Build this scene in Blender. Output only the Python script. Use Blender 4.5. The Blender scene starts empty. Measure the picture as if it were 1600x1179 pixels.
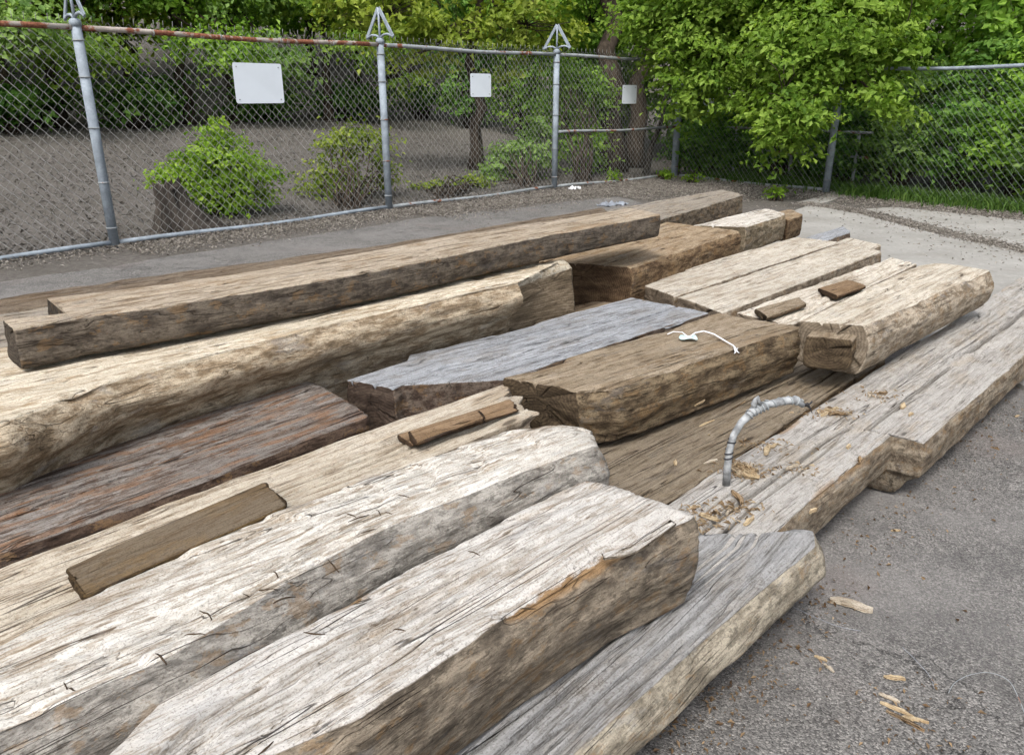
import bpy, math, random
import numpy as np
from mathutils import Vector, Matrix

random.seed(7)
rng = np.random.default_rng(11)
R = math.radians
scene = bpy.context.scene
col = scene.collection

# ------------------------------------------------------------------ camera
cam = bpy.data.cameras.new('camera')
cam.sensor_width = 36.0
cam.lens = 27.0
cam.clip_end = 600.0
cam_ob = bpy.data.objects.new('camera', cam)
cam_ob.location = (0, 0, 1.27)
cam_ob.rotation_euler = (R(90 - 20.2), 0, 0)
col.objects.link(cam_ob)
scene.camera = cam_ob

# ------------------------------------------------------------------ light: bright overcast
SUN_EL, SUN_AZ = 54.0, 200.0          # azimuth clockwise from +Y
world = bpy.data.worlds.new('World')
scene.world = world
world.use_nodes = True
wn, wl = world.node_tree.nodes, world.node_tree.links
wn.clear()
sky = wn.new('ShaderNodeTexSky')
sky.sky_type = 'NISHITA'
sky.sun_disc = False
sky.sun_elevation = R(SUN_EL)
sky.sun_rotation = R(SUN_AZ)
sky.dust_density = 4.0
sky.air_density = 1.0
sky.ozone_density = 1.0
hs = wn.new('ShaderNodeHueSaturation')
hs.inputs['Saturation'].default_value = 0.42
bg = wn.new('ShaderNodeBackground')
bg.inputs['Strength'].default_value = 0.15
wo = wn.new('ShaderNodeOutputWorld')
wl.new(sky.outputs[0], hs.inputs['Color'])
wl.new(hs.outputs[0], bg.inputs['Color'])
wl.new(bg.outputs[0], wo.inputs['Surface'])
sun = bpy.data.lights.new('sun', 'SUN')
sun.energy = 1.5
sun.angle = R(16)
sun.color = (1.0, 0.975, 0.94)
sun_ob = bpy.data.objects.new('sun', sun)
az, el = R(SUN_AZ), R(SUN_EL)
sd = Vector((math.sin(az) * math.cos(el), math.cos(az) * math.cos(el), math.sin(el)))
sun_ob.rotation_euler = sd.to_track_quat('Z', 'Y').to_euler()
sun_ob.location = sd * 30
col.objects.link(sun_ob)
scene.view_settings.view_transform = 'Standard'
scene.view_settings.look = 'None'
scene.view_settings.gamma = 1.0
scene.view_settings.exposure = 0.76
scene.cycles.max_bounces = 4
scene.cycles.diffuse_bounces = 3
scene.cycles.glossy_bounces = 1
scene.cycles.transmission_bounces = 3
scene.cycles.use_adaptive_sampling = True
scene.cycles.adaptive_threshold = 0.035
scene.cycles.caustics_reflective = False
scene.cycles.caustics_refractive = False

# ------------------------------------------------------------------ helpers
def tag(o, label=None, cat=None, group=None, kind=None):
    if label: o['label'] = label
    if cat: o['category'] = cat
    if group: o['group'] = group
    if kind: o['kind'] = kind
    return o

def empty(name, loc, label=None, cat=None, group=None):
    o = bpy.data.objects.new(name, None)
    o.location = loc
    o.empty_display_size = 0.1
    col.objects.link(o)
    return tag(o, label, cat, group)

def mesh_ob(name, verts, faces, mat, parent=None, smooth=True, loc=None):
    me = bpy.data.meshes.new(name)
    me.from_pydata([tuple(v) for v in verts], [], faces)
    if smooth:
        me.polygons.foreach_set('use_smooth', [True] * len(me.polygons))
    me.materials.append(mat)
    me.update()
    o = bpy.data.objects.new(name, me)
    col.objects.link(o)
    if loc is not None: o.location = loc
    if parent is not None: o.parent = parent
    return o

def np_mesh(name, V, F, mat, parent=None, smooth=True, attrs=None):
    """V (n,3), F (m,k) all faces of the same size k."""
    V = np.asarray(V, np.float32); F = np.asarray(F, np.int32)
    me = bpy.data.meshes.new(name)
    me.vertices.add(len(V)); me.vertices.foreach_set('co', V.ravel())
    m, k = F.shape
    me.loops.add(m * k); me.loops.foreach_set('vertex_index', F.ravel())
    me.polygons.add(m)
    me.polygons.foreach_set('loop_start', np.arange(0, m * k, k, dtype=np.int32))
    me.polygons.foreach_set('loop_total', np.full(m, k, np.int32))
    me.polygons.foreach_set('use_smooth', np.full(m, smooth, bool))
    for an, (typ, data) in (attrs or {}).items():
        at = me.attributes.new(an, typ, 'POINT')
        at.data.foreach_set('color' if typ == 'FLOAT_COLOR' else 'value', np.asarray(data, np.float32).ravel())
    me.materials.append(mat)
    me.update(calc_edges=True)
    me.validate()
    o = bpy.data.objects.new(name, me)
    col.objects.link(o)
    if parent is not None: o.parent = parent
    return o

def vnoise(p, seed=0):
    p = np.asarray(p, np.float64) + seed * 17.31
    i = np.floor(p).astype(np.int64); f = p - i
    f = f * f * (3 - 2 * f)
    out = 0
    for dx in (0, 1):
        wx = f[..., 0] if dx else 1 - f[..., 0]
        for dy in (0, 1):
            wy = f[..., 1] if dy else 1 - f[..., 1]
            for dz in (0, 1):
                wz = f[..., 2] if dz else 1 - f[..., 2]
                h = ((i[..., 0] + dx) * 73856093) ^ ((i[..., 1] + dy) * 19349663) ^ ((i[..., 2] + dz) * 83492791)
                h = (h ^ (h >> 13)) * 1274126177 & 0x7fffffff
                h = (h ^ (h >> 15)) * 668265263 & 0x7fffffff
                out = out + wx * wy * wz * ((h & 0xffff) / 32767.5 - 1)
    return out

def fbm(p, oct=3, seed=0):
    a, s, t = 1.0, 0.0, 0.0
    p = np.asarray(p, np.float64)
    for k in range(oct):
        s = s + a * vnoise(p * 2 ** k, seed + k * 3.7); t += a; a *= 0.5
    return s / t

def sstep(a, b, x):
    t = np.clip((x - a) / (b - a), 0, 1)
    return t * t * (3 - 2 * t)

class MB:
    def __init__(s): s.v = []; s.f = []
    def tube(s, pts, r, n=8, caps=True):
        pts = [Vector(p) for p in pts]
        rs = r if isinstance(r, (list, tuple)) else [r] * len(pts)
        b0 = len(s.v); ref = None
        for i, p in enumerate(pts):
            t = (pts[min(i + 1, len(pts) - 1)] - pts[max(i - 1, 0)]).normalized()
            if ref is None:
                ref = t.cross(Vector((0, 0, 1)))
                if ref.length < 0.05: ref = t.cross(Vector((1, 0, 0)))
            ref = (ref - t * ref.dot(t)).normalized()
            b = t.cross(ref)
            for k in range(n):
                a = 2 * math.pi * k / n
                s.v.append(p + (ref * math.cos(a) + b * math.sin(a)) * rs[i])
        for i in range(len(pts) - 1):
            for k in range(n):
                k2 = (k + 1) % n
                s.f.append((b0 + i * n + k, b0 + i * n + k2, b0 + (i + 1) * n + k2, b0 + (i + 1) * n + k))
        if caps:
            s.f.append(tuple(b0 + k for k in reversed(range(n))))
            e = b0 + (len(pts) - 1) * n
            s.f.append(tuple(e + k for k in range(n)))
        return s
    def box(s, a, b, M=None):
        b0 = len(s.v)
        for z in (a[2], b[2]):
            for x, y in ((a[0], a[1]), (b[0], a[1]), (b[0], b[1]), (a[0], b[1])):
                v = Vector((x, y, z)); s.v.append(M @ v if M else v)
        for q in ((3, 2, 1, 0), (4, 5, 6, 7), (0, 1, 5, 4), (1, 2, 6, 5), (2, 3, 7, 6), (3, 0, 4, 7)):
            s.f.append(tuple(b0 + i for i in q))
        return s
    def build(s, name, mat, parent=None, smooth=True):
        return mesh_ob(name, s.v, s.f, mat, parent, smooth)

# ------------------------------------------------------------------ node helper
class NT:
    def __init__(s, name):
        s.m = bpy.data.materials.new(name); s.m.use_nodes = True
        s.t = s.m.node_tree; s.t.nodes.clear()
        s.out = s.n('ShaderNodeOutputMaterial')
    def n(s, typ, **kw):
        x = s.t.nodes.new(typ)
        for k, v in kw.items(): setattr(x, k, v)
        return x
    def l(s, a, b): s.t.links.new(a, b)
    def put(s, sock, v):
        if hasattr(v, 'is_output') or isinstance(v, bpy.types.NodeSocket): s.l(v, sock)
        else: sock.default_value = (tuple(v) + (1.0,)) if isinstance(v, (tuple, list)) and len(v) == 3 and sock.type == 'RGBA' else v
    def coords(s, seed=0.0):
        tc = s.n('ShaderNodeTexCoord')
        va = s.n('ShaderNodeVectorMath', operation='ADD')
        s.l(tc.outputs['Object'], va.inputs[0]); va.inputs[1].default_value = (seed * 3.1, seed * 1.7, seed * 2.3)
        return va.outputs[0]
    def scale(s, v, sc):
        m = s.n('ShaderNodeVectorMath', operation='MULTIPLY'); s.l(v, m.inputs[0]); m.inputs[1].default_value = sc
        return m.outputs[0]
    def noise(s, v, scale=1.0, detail=4.0, rough=0.55, dist=0.0):
        x = s.n('ShaderNodeTexNoise'); s.l(v, x.inputs['Vector'])
        x.inputs['Scale'].default_value = scale; x.inputs['Detail'].default_value = detail
        x.inputs['Roughness'].default_value = rough; x.inputs['Distortion'].default_value = dist
        return x.outputs['Fac']
    def voro(s, v, scale, feature='F1', out='Distance'):
        x = s.n('ShaderNodeTexVoronoi', feature=feature); s.l(v, x.inputs['Vector']); x.inputs['Scale'].default_value = scale
        return x.outputs[out]
    def math(s, op, a, b=0.0, c=None):
        x = s.n('ShaderNodeMath', operation=op); s.put(x.inputs[0], a); s.put(x.inputs[1], b)
        if c is not None: s.put(x.inputs[2], c)
        return x.outputs[0]
    def rng(s, v, a, b, c=0.0, d=1.0, smooth=True):
        x = s.n('ShaderNodeMapRange'); x.interpolation_type = 'SMOOTHSTEP' if smooth else 'LINEAR'
        s.put(x.inputs[0], v)
        for i, q in enumerate((a, b, c, d)): x.inputs[i + 1].default_value = q
        return x.outputs[0]
    def ramp(s, v, stops):
        x = s.n('ShaderNodeValToRGB'); e = x.color_ramp.elements
        while len(e) < len(stops): e.new(0.5)
        for i, (p, c) in enumerate(stops): e[i].position = p; e[i].color = tuple(c) + (1.0,)
        s.put(x.inputs[0], v); return x.outputs[0]
    def mix(s, f, a, b, mode='MIX'):
        x = s.n('ShaderNodeMix', data_type='RGBA', blend_type=mode)
        s.put(x.inputs[0], f); s.put(x.inputs[6], a); s.put(x.inputs[7], b)
        return x.outputs[2]
    def bump(s, h, dist, strength=1.0, nrm=None):
        x = s.n('ShaderNodeBump'); s.l(h, x.inputs['Height'])
        x.inputs['Distance'].default_value = dist; x.inputs['Strength'].default_value = strength
        if nrm: s.l(nrm, x.inputs['Normal'])
        return x.outputs[0]
    def bsdf(s, color, rough=0.8, nrm=None, metal=0.0, spec=0.3):
        x = s.n('ShaderNodeBsdfPrincipled')
        s.put(x.inputs['Base Color'], color); s.put(x.inputs['Roughness'], rough)
        s.put(x.inputs['Metallic'], metal); x.inputs['Specular IOR Level'].default_value = spec
        if nrm: s.l(nrm, x.inputs['Normal'])
        s.l(x.outputs[0], s.out.inputs['Surface'])
        return x

def wood(name, seed, pale, mid, dark, tan, sideA, sideB, tan_amt=0.4, white=0.5, speck=0.3, rust=0.0, fresh=0.0, checks=1.0, stain=1.0, barky=1.0):
    m = NT(name)
    c0 = m.coords(seed)
    wv = m.n('ShaderNodeTexNoise'); m.l(m.scale(c0, (1.4, 3.0, 3.0)), wv.inputs['Vector'])
    wv.inputs['Scale'].default_value = 1.0; wv.inputs['Detail'].default_value = 2.0
    ws = m.n('ShaderNodeVectorMath', operation='MULTIPLY_ADD')
    m.l(wv.outputs['Color'], ws.inputs[0]); ws.inputs[1].default_value = (0.0, 0.07, 0.07); m.l(c0, ws.inputs[2])
    c = ws.outputs[0]
    fib = m.noise(m.scale(c, (13.0, 210.0, 210.0)), 1.0, 4.0, 0.68)
    stk = m.noise(m.scale(c, (2.4, 46.0, 46.0)), 1.0, 5.0, 0.68)
    pat = m.noise(m.scale(c, (4.2, 11.0, 11.0)), 1.0, 5.0, 0.68)
    flk = m.noise(m.scale(c, (17.0, 75.0, 75.0)), 1.0, 2.0, 0.65)
    big = m.noise(m.scale(c0, (1.6, 4.5, 4.5)), 1.0, 4.0, 0.55)
    mot = m.noise(m.scale(c0, (34.0, 60.0, 60.0)), 1.0, 5.0, 0.72)
    fine = m.noise(c0, 260.0, 2.0, 0.65)
    # long thin drying checks
    def lines(sx, sy, w, off):
        n_ = m.noise(m.scale(m.coords(seed + off), (sx, sy, sy)), 1.0, 2.0, 0.5)
        return m.rng(m.math('ABSOLUTE', m.math('SUBTRACT', n_, 0.5)), 0.0, w, 1.0, 0.0)
    ln1 = m.math('MULTIPLY', lines(0.40, 17.0, 0.0065, 3.3), m.rng(big, 0.42, 0.56))
    ln2 = m.math('MULTIPLY', lines(0.75, 52.0, 0.020, 7.9), m.rng(pat, 0.47, 0.62))
    chk = m.math('MAXIMUM', ln1, m.math('MULTIPLY', ln2, min(1.0, 0.85 * checks + 0.15)))
    v = m.math('ADD', m.math('MULTIPLY', stk, 0.5), m.math('MULTIPLY', fib, 0.5))
    top = m.ramp(v, [(0.35, dark), (0.435, mid), (0.49, pale), (0.58, [min(1, x * 1.15) for x in pale])])
    top = m.mix(m.math('MULTIPLY', m.rng(pat, 0.48, 0.64), tan_amt), top, tan)
    wht = m.math('MULTIPLY', m.rng(flk, 0.50, 0.54), m.rng(big, 0.42, 0.56))
    top = m.mix(m.math('MULTIPLY', wht, white), top, [min(0.8, x * 1.25 + 0.05) for x in pale])
    if rust:
        rs = m.math('MULTIPLY', m.rng(m.noise(m.scale(c, (5.0, 30.0, 30.0)), 1.0, 6.0, 0.68), 0.50, 0.58), rust)
        top = m.mix(rs, top, (0.225, 0.118, 0.060))
    drk = m.math('MULTIPLY', m.rng(stk, 0.40, 0.32), 0.6 * checks)
    top = m.mix(drk, top, [x * 0.55 for x in dark])
    spots = m.math('MULTIPLY', m.rng(m.noise(c0, 95.0, 4.0, 0.65), 0.55, 0.60), m.rng(m.noise(c0, 4.5, 3.0), 0.54, 0.64))
    top = m.mix(m.math('MULTIPLY', spots, speck), top, (0.11, 0.095, 0.08))
    top = m.mix(m.math('MULTIPLY', m.rng(mot, 0.47, 0.36), 0.6), top, mid)
    bn = m.noise(m.scale(c, (5.0, 13.0, 13.0)), 1.0, 5.0, 0.72)
    top = m.mix(m.math('MULTIPLY', m.rng(bn, 0.56, 0.62), 0.36 * stain), top, [x * 0.62 for x in tan])
    top = m.mix(m.math('MULTIPLY', m.rng(bn, 0.43, 0.34), 0.22), top, [sum(pale) / 3 * k_ for k_ in (0.66, 0.68, 0.71)])
    kn = m.voro(m.scale(c, (2.1, 7.0, 7.0)), 1.0)
    top = m.mix(m.math('MULTIPLY', m.rng(kn, 0.15, 0.09), 0.6), top, mid)
    top = m.mix(m.math('MULTIPLY', m.rng(kn, 0.085, 0.05), 0.8), top, [x * 0.5 for x in dark])
    pit = m.rng(m.voro(m.scale(c0, (14.0, 24.0, 24.0)), 1.0), 0.10, 0.05)
    top = m.mix(m.math('MULTIPLY', pit, m.math('MULTIPLY', m.rng(pat, 0.45, 0.6), 0.7)), top, [x * 0.5 for x in dark])
    sp = m.noise(m.scale(c, (11.0, 34.0, 34.0)), 1.0, 6.0, 0.74)
    side = m.ramp(sp, [(0.32, [x * 0.40 for x in sideA]), (0.45, sideA), (0.54, sideB), (0.66, [min(1, x * 1.25) for x in sideB])])
    side = m.mix(m.math('MULTIPLY', m.rng(fib, 0.45, 0.57), 0.30), side, [x * 1.3 for x in sideA])
    side = m.mix(m.math('MULTIPLY', m.rng(mot, 0.47, 0.39), 0.45), side, [x * 0.45 for x in sideA])
    bk_n = m.noise(m.scale(c0, (14.0, 24.0, 24.0)), 1.0, 4.0, 0.72)
    side = m.mix(m.math('MULTIPLY', m.rng(bk_n, 0.55, 0.60), 0.38 * barky), side, (0.235, 0.140, 0.060))
    side = m.mix(m.math('MULTIPLY', m.rng(bk_n, 0.42, 0.37), 0.5 * barky), side, [x * 0.28 for x in sideA])
    side = m.mix(m.math('MULTIPLY', m.rng(bn, 0.57, 0.66), 0.3), side, [sum(sideB) / 3 * k_ for k_ in (0.78, 0.80, 0.83)])
    at = m.n('ShaderNodeAttribute', attribute_name='zone')
    sep = m.n('ShaderNodeSeparateColor'); m.l(at.outputs['Color'], sep.inputs[0])
    zr = m.rng(m.math('ADD', sep.outputs[0], m.math('MULTIPLY', m.math('SUBTRACT', pat, 0.5), 1.1)), 0.38, 0.60)
    colr = m.mix(zr, top, side)
    # cut ends: growth rings seen in the end grain
    en = m.noise(m.scale(c0, (4.0, 9.0, 34.0)), 1.0, 4.0, 0.68)
    tco = m.n('ShaderNodeTexCoord'); va = m.n('ShaderNodeVectorMath', operation='SUBTRACT'); m.l(tco.outputs['Object'], va.inputs[0]); va.inputs[1].default_value = (0.0, 0.03 * math.sin(seed * 2.1), 0.09)
    vl = m.n('ShaderNodeVectorMath', operation='LENGTH'); m.l(m.scale(va.outputs[0], (0.0, 1.0, 1.0)), vl.inputs[0])
    ring = m.math('SINE', m.math('ADD', m.math('MULTIPLY', vl.outputs['Value'], 620.0), m.math('MULTIPLY', en, 14.0)))
    ev = m.math('ADD', m.math('ADD', m.math('MULTIPLY', mot, 0.3), m.math('MULTIPLY', en, 0.7)), m.math('MULTIPLY', ring, 0.045))
    endc = m.ramp(ev, [(0.34, [x * 0.35 for x in sideA]), (0.5, [x * 0.75 for x in sideA]), (0.70, [(p_ + q_) / 2 for p_, q_ in zip(sideA, sideB)])])
    colr = m.mix(m.rng(sep.outputs[1], 0.3, 0.6), colr, endc)
    fr = m.math('MULTIPLY', m.math('MULTIPLY', sep.outputs[2], fresh), m.rng(m.noise(m.scale(c0, (9.0, 24.0, 24.0)), 1.0, 6.0, 0.65), 0.44, 0.54))
    colr = m.mix(fr, colr, m.ramp(fib, [(0.35, (0.13, 0.075, 0.035)), (0.6, (0.31, 0.20, 0.105))]))
    colr = m.mix(m.math('MULTIPLY', m.rng(fine, 0.47, 0.36), 0.4), colr, [x * 0.6 for x in dark])
    colr = m.mix(m.math('MULTIPLY', chk, 0.85), colr, [x * 0.30 for x in dark])
    h = m.math('ADD', m.math('MULTIPLY', fib, 0.6), m.math('MULTIPLY', stk, 0.5))
    h = m.math('ADD', h, m.math('MULTIPLY', flk, 0.35))
    h = m.math('ADD', h, m.math('MULTIPLY', mot, 0.5))
    h = m.math('ADD', h, m.math('MULTIPLY', sp, m.math('MULTIPLY', zr, 1.2)))
    h = m.math('SUBTRACT', h, m.math('MULTIPLY', chk, 0.8))
    m.bsdf(colr, 0.88, m.bump(h, 0.0065, 1.0), spec=0.15)
    return m.m

# wood palettes
W_PALE = dict(pale=(0.50, 0.44, 0.36), mid=(0.34, 0.28, 0.21), dark=(0.13, 0.095, 0.065), tan=(0.36, 0.275, 0.18), sideA=(0.19, 0.15, 0.11), sideB=(0.34, 0.285, 0.215))
def wp(name, seed, base=None, **kw):
    d = dict(base or W_PALE); d.update(kw)
    return wood(name, seed, **d)

W16 = wp('bleached oak', 1, pale=(0.455, 0.435, 0.405), mid=(0.325, 0.29, 0.245), checks=0.5, sideA=(0.135, 0.11, 0.083), sideB=(0.265, 0.22, 0.165), tan_amt=0.3, speck=0.7, fresh=1.0)
W17 = wp('bleached hewn oak', 2, checks=0.5, pale=(0.475, 0.45, 0.405), mid=(0.335, 0.285, 0.225), white=0.9, tan_amt=0.4, sideA=(0.185, 0.17, 0.15), sideB=(0.33, 0.31, 0.275), fresh=0.3)
W18 = wp('straw pale oak', 3, pale=(0.43, 0.38, 0.305), mid=(0.31, 0.25, 0.18), tan_amt=0.5, fresh=0.3)
W19 = wp('reddish grey oak', 4, checks=1.2, pale=(0.176, 0.157, 0.140), mid=(0.076, 0.050, 0.036), dark=(0.026, 0.016, 0.012), tan=(0.129, 0.082, 0.054), tan_amt=0.65, sideA=(0.053, 0.034, 0.024), sideB=(0.107, 0.073, 0.052), rust=0.6, white=0.7, fresh=0.4)
W02 = wp('golden pale log', 5, pale=(0.50, 0.445, 0.35), mid=(0.37, 0.295, 0.205), tan=(0.37, 0.245, 0.12), sideA=(0.30, 0.225, 0.145), sideB=(0.52, 0.435, 0.32), tan_amt=0.5, checks=0.5, barky=0.45, white=0.9, fresh=0.7)
W01 = wp('dark sided oak', 6, pale=(0.340, 0.285, 0.216), mid=(0.225, 0.175, 0.120), tan=(0.248, 0.166, 0.092), sideA=(0.078, 0.064, 0.051), sideB=(0.152, 0.127, 0.099), tan_amt=0.6, white=0.6)
W00 = wp('streaky brown oak', 7, pale=(0.157, 0.123, 0.089), mid=(0.093, 0.068, 0.047), dark=(0.055, 0.036, 0.022), tan=(0.128, 0.089, 0.055), tan_amt=0.7, white=0.2)
W11 = wp('blue grey oak', 8, checks=0.7, pale=(0.284, 0.295, 0.310), mid=(0.176, 0.180, 0.187), dark=(0.077, 0.070, 0.067), tan=(0.261, 0.225, 0.184), tan_amt=0.3, sideA=(0.077, 0.052, 0.038), sideB=(0.158, 0.124, 0.097), white=0.5)
W12 = wp('weathered brown oak', 9, pale=(0.252, 0.202, 0.143), mid=(0.172, 0.130, 0.084), dark=(0.059, 0.042, 0.028), tan=(0.206, 0.139, 0.076), tan_amt=0.6, sideA=(0.097, 0.069, 0.042), sideB=(0.197, 0.150, 0.094), white=0.5)
W13 = wp('dirty brown oak', 10, pale=(0.196, 0.160, 0.116), mid=(0.132, 0.102, 0.070), dark=(0.048, 0.035, 0.024), tan=(0.156, 0.114, 0.066), tan_amt=0.6, sideA=(0.060, 0.040, 0.024), sideB=(0.128, 0.092, 0.056), white=0.2)
W14 = wp('grey weathered oak', 11, stain=0.5, checks=0.4, pale=(0.36, 0.342, 0.315), mid=(0.265, 0.245, 0.22), dark=(0.09, 0.078, 0.066), tan=(0.34, 0.26, 0.16), tan_amt=0.3, sideA=(0.155, 0.12, 0.085), sideB=(0.28, 0.235, 0.175), white=0.4, speck=0.5, fresh=0.7)
W15 = wp('blue grey weathered oak', 12, stain=0.4, checks=0.4, pale=(0.27, 0.267, 0.262), mid=(0.195, 0.19, 0.182), dark=(0.08, 0.073, 0.066), tan=(0.26, 0.22, 0.17), tan_amt=0.35, sideA=(0.20, 0.172, 0.13), sideB=(0.35, 0.31, 0.24), white=0.35, speck=0.5)
W07 = wp('pale fawn oak', 13, checks=0.5, pale=(0.44, 0.40, 0.335), mid=(0.34, 0.295, 0.235), tan_amt=0.4)
W09 = wp('ivory oak', 14, checks=0.6, pale=(0.49, 0.445, 0.375), mid=(0.37, 0.31, 0.24), tan_amt=0.3, white=0.9)
W10 = wp('ivory and brown oak', 15, checks=0.5, pale=(0.48, 0.435, 0.36), mid=(0.36, 0.305, 0.235), tan_amt=0.35, sideA=(0.22, 0.175, 0.125), sideB=(0.42, 0.36, 0.28), white=0.6)
W03 = wp('russet brown oak', 16, pale=(0.299, 0.229, 0.150), mid=(0.202, 0.141, 0.086), dark=(0.062, 0.040, 0.026), tan=(0.233, 0.145, 0.070), tan_amt=0.7, sideA=(0.110, 0.070, 0.040), sideB=(0.224, 0.157, 0.092), white=0.4)
W04 = wp('white topped oak', 17, pale=(0.48, 0.45, 0.40), mid=(0.36, 0.31, 0.245), sideA=(0.175, 0.138, 0.09), sideB=(0.33, 0.27, 0.19), white=0.9, tan_amt=0.2)
W06 = wp('dull grey brown oak', 18, pale=(0.26, 0.23, 0.19), mid=(0.19, 0.162, 0.13), dark=(0.075, 0.058, 0.045), tan_amt=0.3, sideA=(0.10, 0.078, 0.055), sideB=(0.19, 0.152, 0.112), white=0.2)
WB1 = wp('mossy board', 19, pale=(0.135, 0.105, 0.072), mid=(0.095, 0.065, 0.038), dark=(0.065, 0.048, 0.03), tan=(0.17, 0.11, 0.05), tan_amt=0.6, sideA=(0.07, 0.045, 0.022), sideB=(0.15, 0.10, 0.045), white=0.1)
WB2 = wp('brown board', 20, pale=(0.22, 0.148, 0.088), mid=(0.155, 0.10, 0.056), dark=(0.06, 0.036, 0.02), tan=(0.19, 0.112, 0.052), tan_amt=0.5, sideA=(0.055, 0.034, 0.02), sideB=(0.125, 0.08, 0.046), white=0.1)
W_CHIP = wp('fresh wood chip', 21, pale=(0.44, 0.35, 0.225), mid=(0.33, 0.235, 0.13), dark=(0.15, 0.09, 0.045), tan=(0.36, 0.215, 0.09), sideA=(0.24, 0.15, 0.07), sideB=(0.37, 0.26, 0.145))
W_DARK = wp('dark sliver', 22, pale=(0.075, 0.055, 0.038), mid=(0.055, 0.038, 0.026), dark=(0.03, 0.02, 0.014), tan=(0.06, 0.038, 0.02), sideA=(0.04, 0.026, 0.016), sideB=(0.07, 0.048, 0.03), white=0.0)  # near-black colour that paints the shade inside axe cuts

# ------------------------------------------------------------------ simple materials
def galv(name, rust=0.0, c=(0.26, 0.30, 0.34)):
    m = NT(name); c0 = m.coords()
    n1 = m.noise(c0, 9.0, 5.0); n2 = m.noise(c0, 60.0, 3.0)
    colr = m.mix(m.rng(n1, 0.35, 0.65), [x * 0.8 for x in c], [min(1, x * 1.15) for x in c])
    colr = m.mix(m.math('MULTIPLY', m.rng(n2, 0.5, 0.65), 0.3), colr, [x * 0.55 for x in c])
    rough = 0.5
    if rust:
        rm = m.math('MULTIPLY', m.rng(m.noise(c0, 5.5, 6.0, 0.65), 0.56 - 0.14 * rust, 0.60 - 0.10 * rust), 1.0)
        colr = m.mix(rm, colr, m.ramp(n2, [(0.35, (0.11, 0.035, 0.018)), (0.65, (0.27, 0.11, 0.06))]))
    m.bsdf(colr, 0.7, m.bump(n2, 0.001, 0.4), metal=0.0, spec=0.3)
    return m.m
M_GALV = galv('galvanised steel')
M_RUST = galv('rusty painted rail', 0.55, (0.36, 0.32, 0.28))
M_RAIL = galv('dull galvanised rail', 0.1, (0.27, 0.29, 0.30))
M_WIRE = galv('fence wire', 0.0, (0.25, 0.25, 0.24))
M_WIRE2 = galv('pale green grey fence wire', 0.0, (0.135, 0.165, 0.14))

def plain(name, c, rough=0.6, var=0.12, scale=12.0, spec=0.3):
    m = NT(name); c0 = m.coords()
    n = m.noise(c0, scale, 5.0)
    m.bsdf(m.mix(m.rng(n, 0.3, 0.7), [x * (1 - var) for x in c], [min(1, x * (1 + var)) for x in c]), rough, m.bump(n, 0.002, 0.3), spec=spec)
    return m.m
M_SIGN = plain('blank white sign', (0.68, 0.73, 0.78), 0.45, 0.04, 3.0)
M_WHITE = plain('white plastic', (0.75, 0.76, 0.78), 0.4, 0.06)
M_TEAL = plain('pale teal plastic', (0.45, 0.60, 0.60), 0.3, 0.15)
M_GREYP = plain('grey blue plastic', (0.22, 0.24, 0.27), 0.45, 0.25)
M_CABLE = plain('whitewashed cable', (0.27, 0.28, 0.285), 0.75, 0.45, 38.0)
M_DARK = plain('dark frayed wire', (0.03, 0.03, 0.035), 0.6, 0.3)

def bark(name, a, b):
    m = NT(name); c0 = m.coords()
    n = m.noise(m.scale(c0, (14.0, 14.0, 3.0)), 1.0, 6.0, 0.65)
    m.bsdf(m.ramp(n, [(0.3, a), (0.7, b)]), 0.9, m.bump(n, 0.03, 1.0), spec=0.1)
    return m.m
M_BARK = bark('dark bark', (0.022, 0.017, 0.013), (0.095, 0.075, 0.058))
M_STUMP = bark('stump bark', (0.014, 0.012, 0.010), (0.105, 0.090, 0.077))

def leafmat(name, a, b, c, trans=0.5):
    m = NT(name)
    at = m.n('ShaderNodeAttribute', attribute_name='tint')
    colr = m.ramp(at.outputs['Fac'], [(0.0, a), (0.5, b), (1.0, c)])
    d = m.n('ShaderNodeBsdfPrincipled'); m.l(colr, d.inputs['Base Color'])
    d.inputs['Roughness'].default_value = 0.55; d.inputs['Specular IOR Level'].default_value = 0.25
    t = m.n('ShaderNodeBsdfTranslucent')
    m.l(m.mix(1.0, colr, (1.0, 1.0, 0.45), 'MULTIPLY'), t.inputs['Color'])
    mx = m.n('ShaderNodeMixShader'); mx.inputs[0].default_value = trans
    m.l(d.outputs[0], mx.inputs[1]); m.l(t.outputs[0], mx.inputs[2])
    m.l(mx.outputs[0], m.out.inputs['Surface'])
    return m.m
L_MAPLE = leafmat('fresh green leaves', (0.088, 0.176, 0.020), (0.185, 0.308, 0.040), (0.319, 0.457, 0.083), 0.5)
L_WOOD = leafmat('woodland leaves', (0.076, 0.174, 0.021), (0.189, 0.348, 0.046), (0.325, 0.506, 0.083))
L_YELL = leafmat('yellow green leaves', (0.103, 0.165, 0.018), (0.234, 0.314, 0.039), (0.393, 0.467, 0.091))
L_BUSH = leafmat('bright shrub leaves', (0.103, 0.207, 0.017), (0.224, 0.374, 0.037), (0.356, 0.506, 0.071))
L_PALE = leafmat('pale shrub leaves', (0.088, 0.176, 0.038), (0.189, 0.317, 0.081), (0.311, 0.459, 0.135))
L_IVY = leafmat('ivy leaves', (0.047, 0.128, 0.020), (0.133, 0.277, 0.052), (0.258, 0.430, 0.094))
L_GRASS = leafmat('grass blades', (0.026, 0.066, 0.010), (0.062, 0.125, 0.020), (0.115, 0.19, 0.036), 0.3)
L_LITTER = leafmat('dead leaf litter', (0.075, 0.063, 0.054), (0.215, 0.192, 0.168), (0.40, 0.37, 0.335), 0.1)

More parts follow.
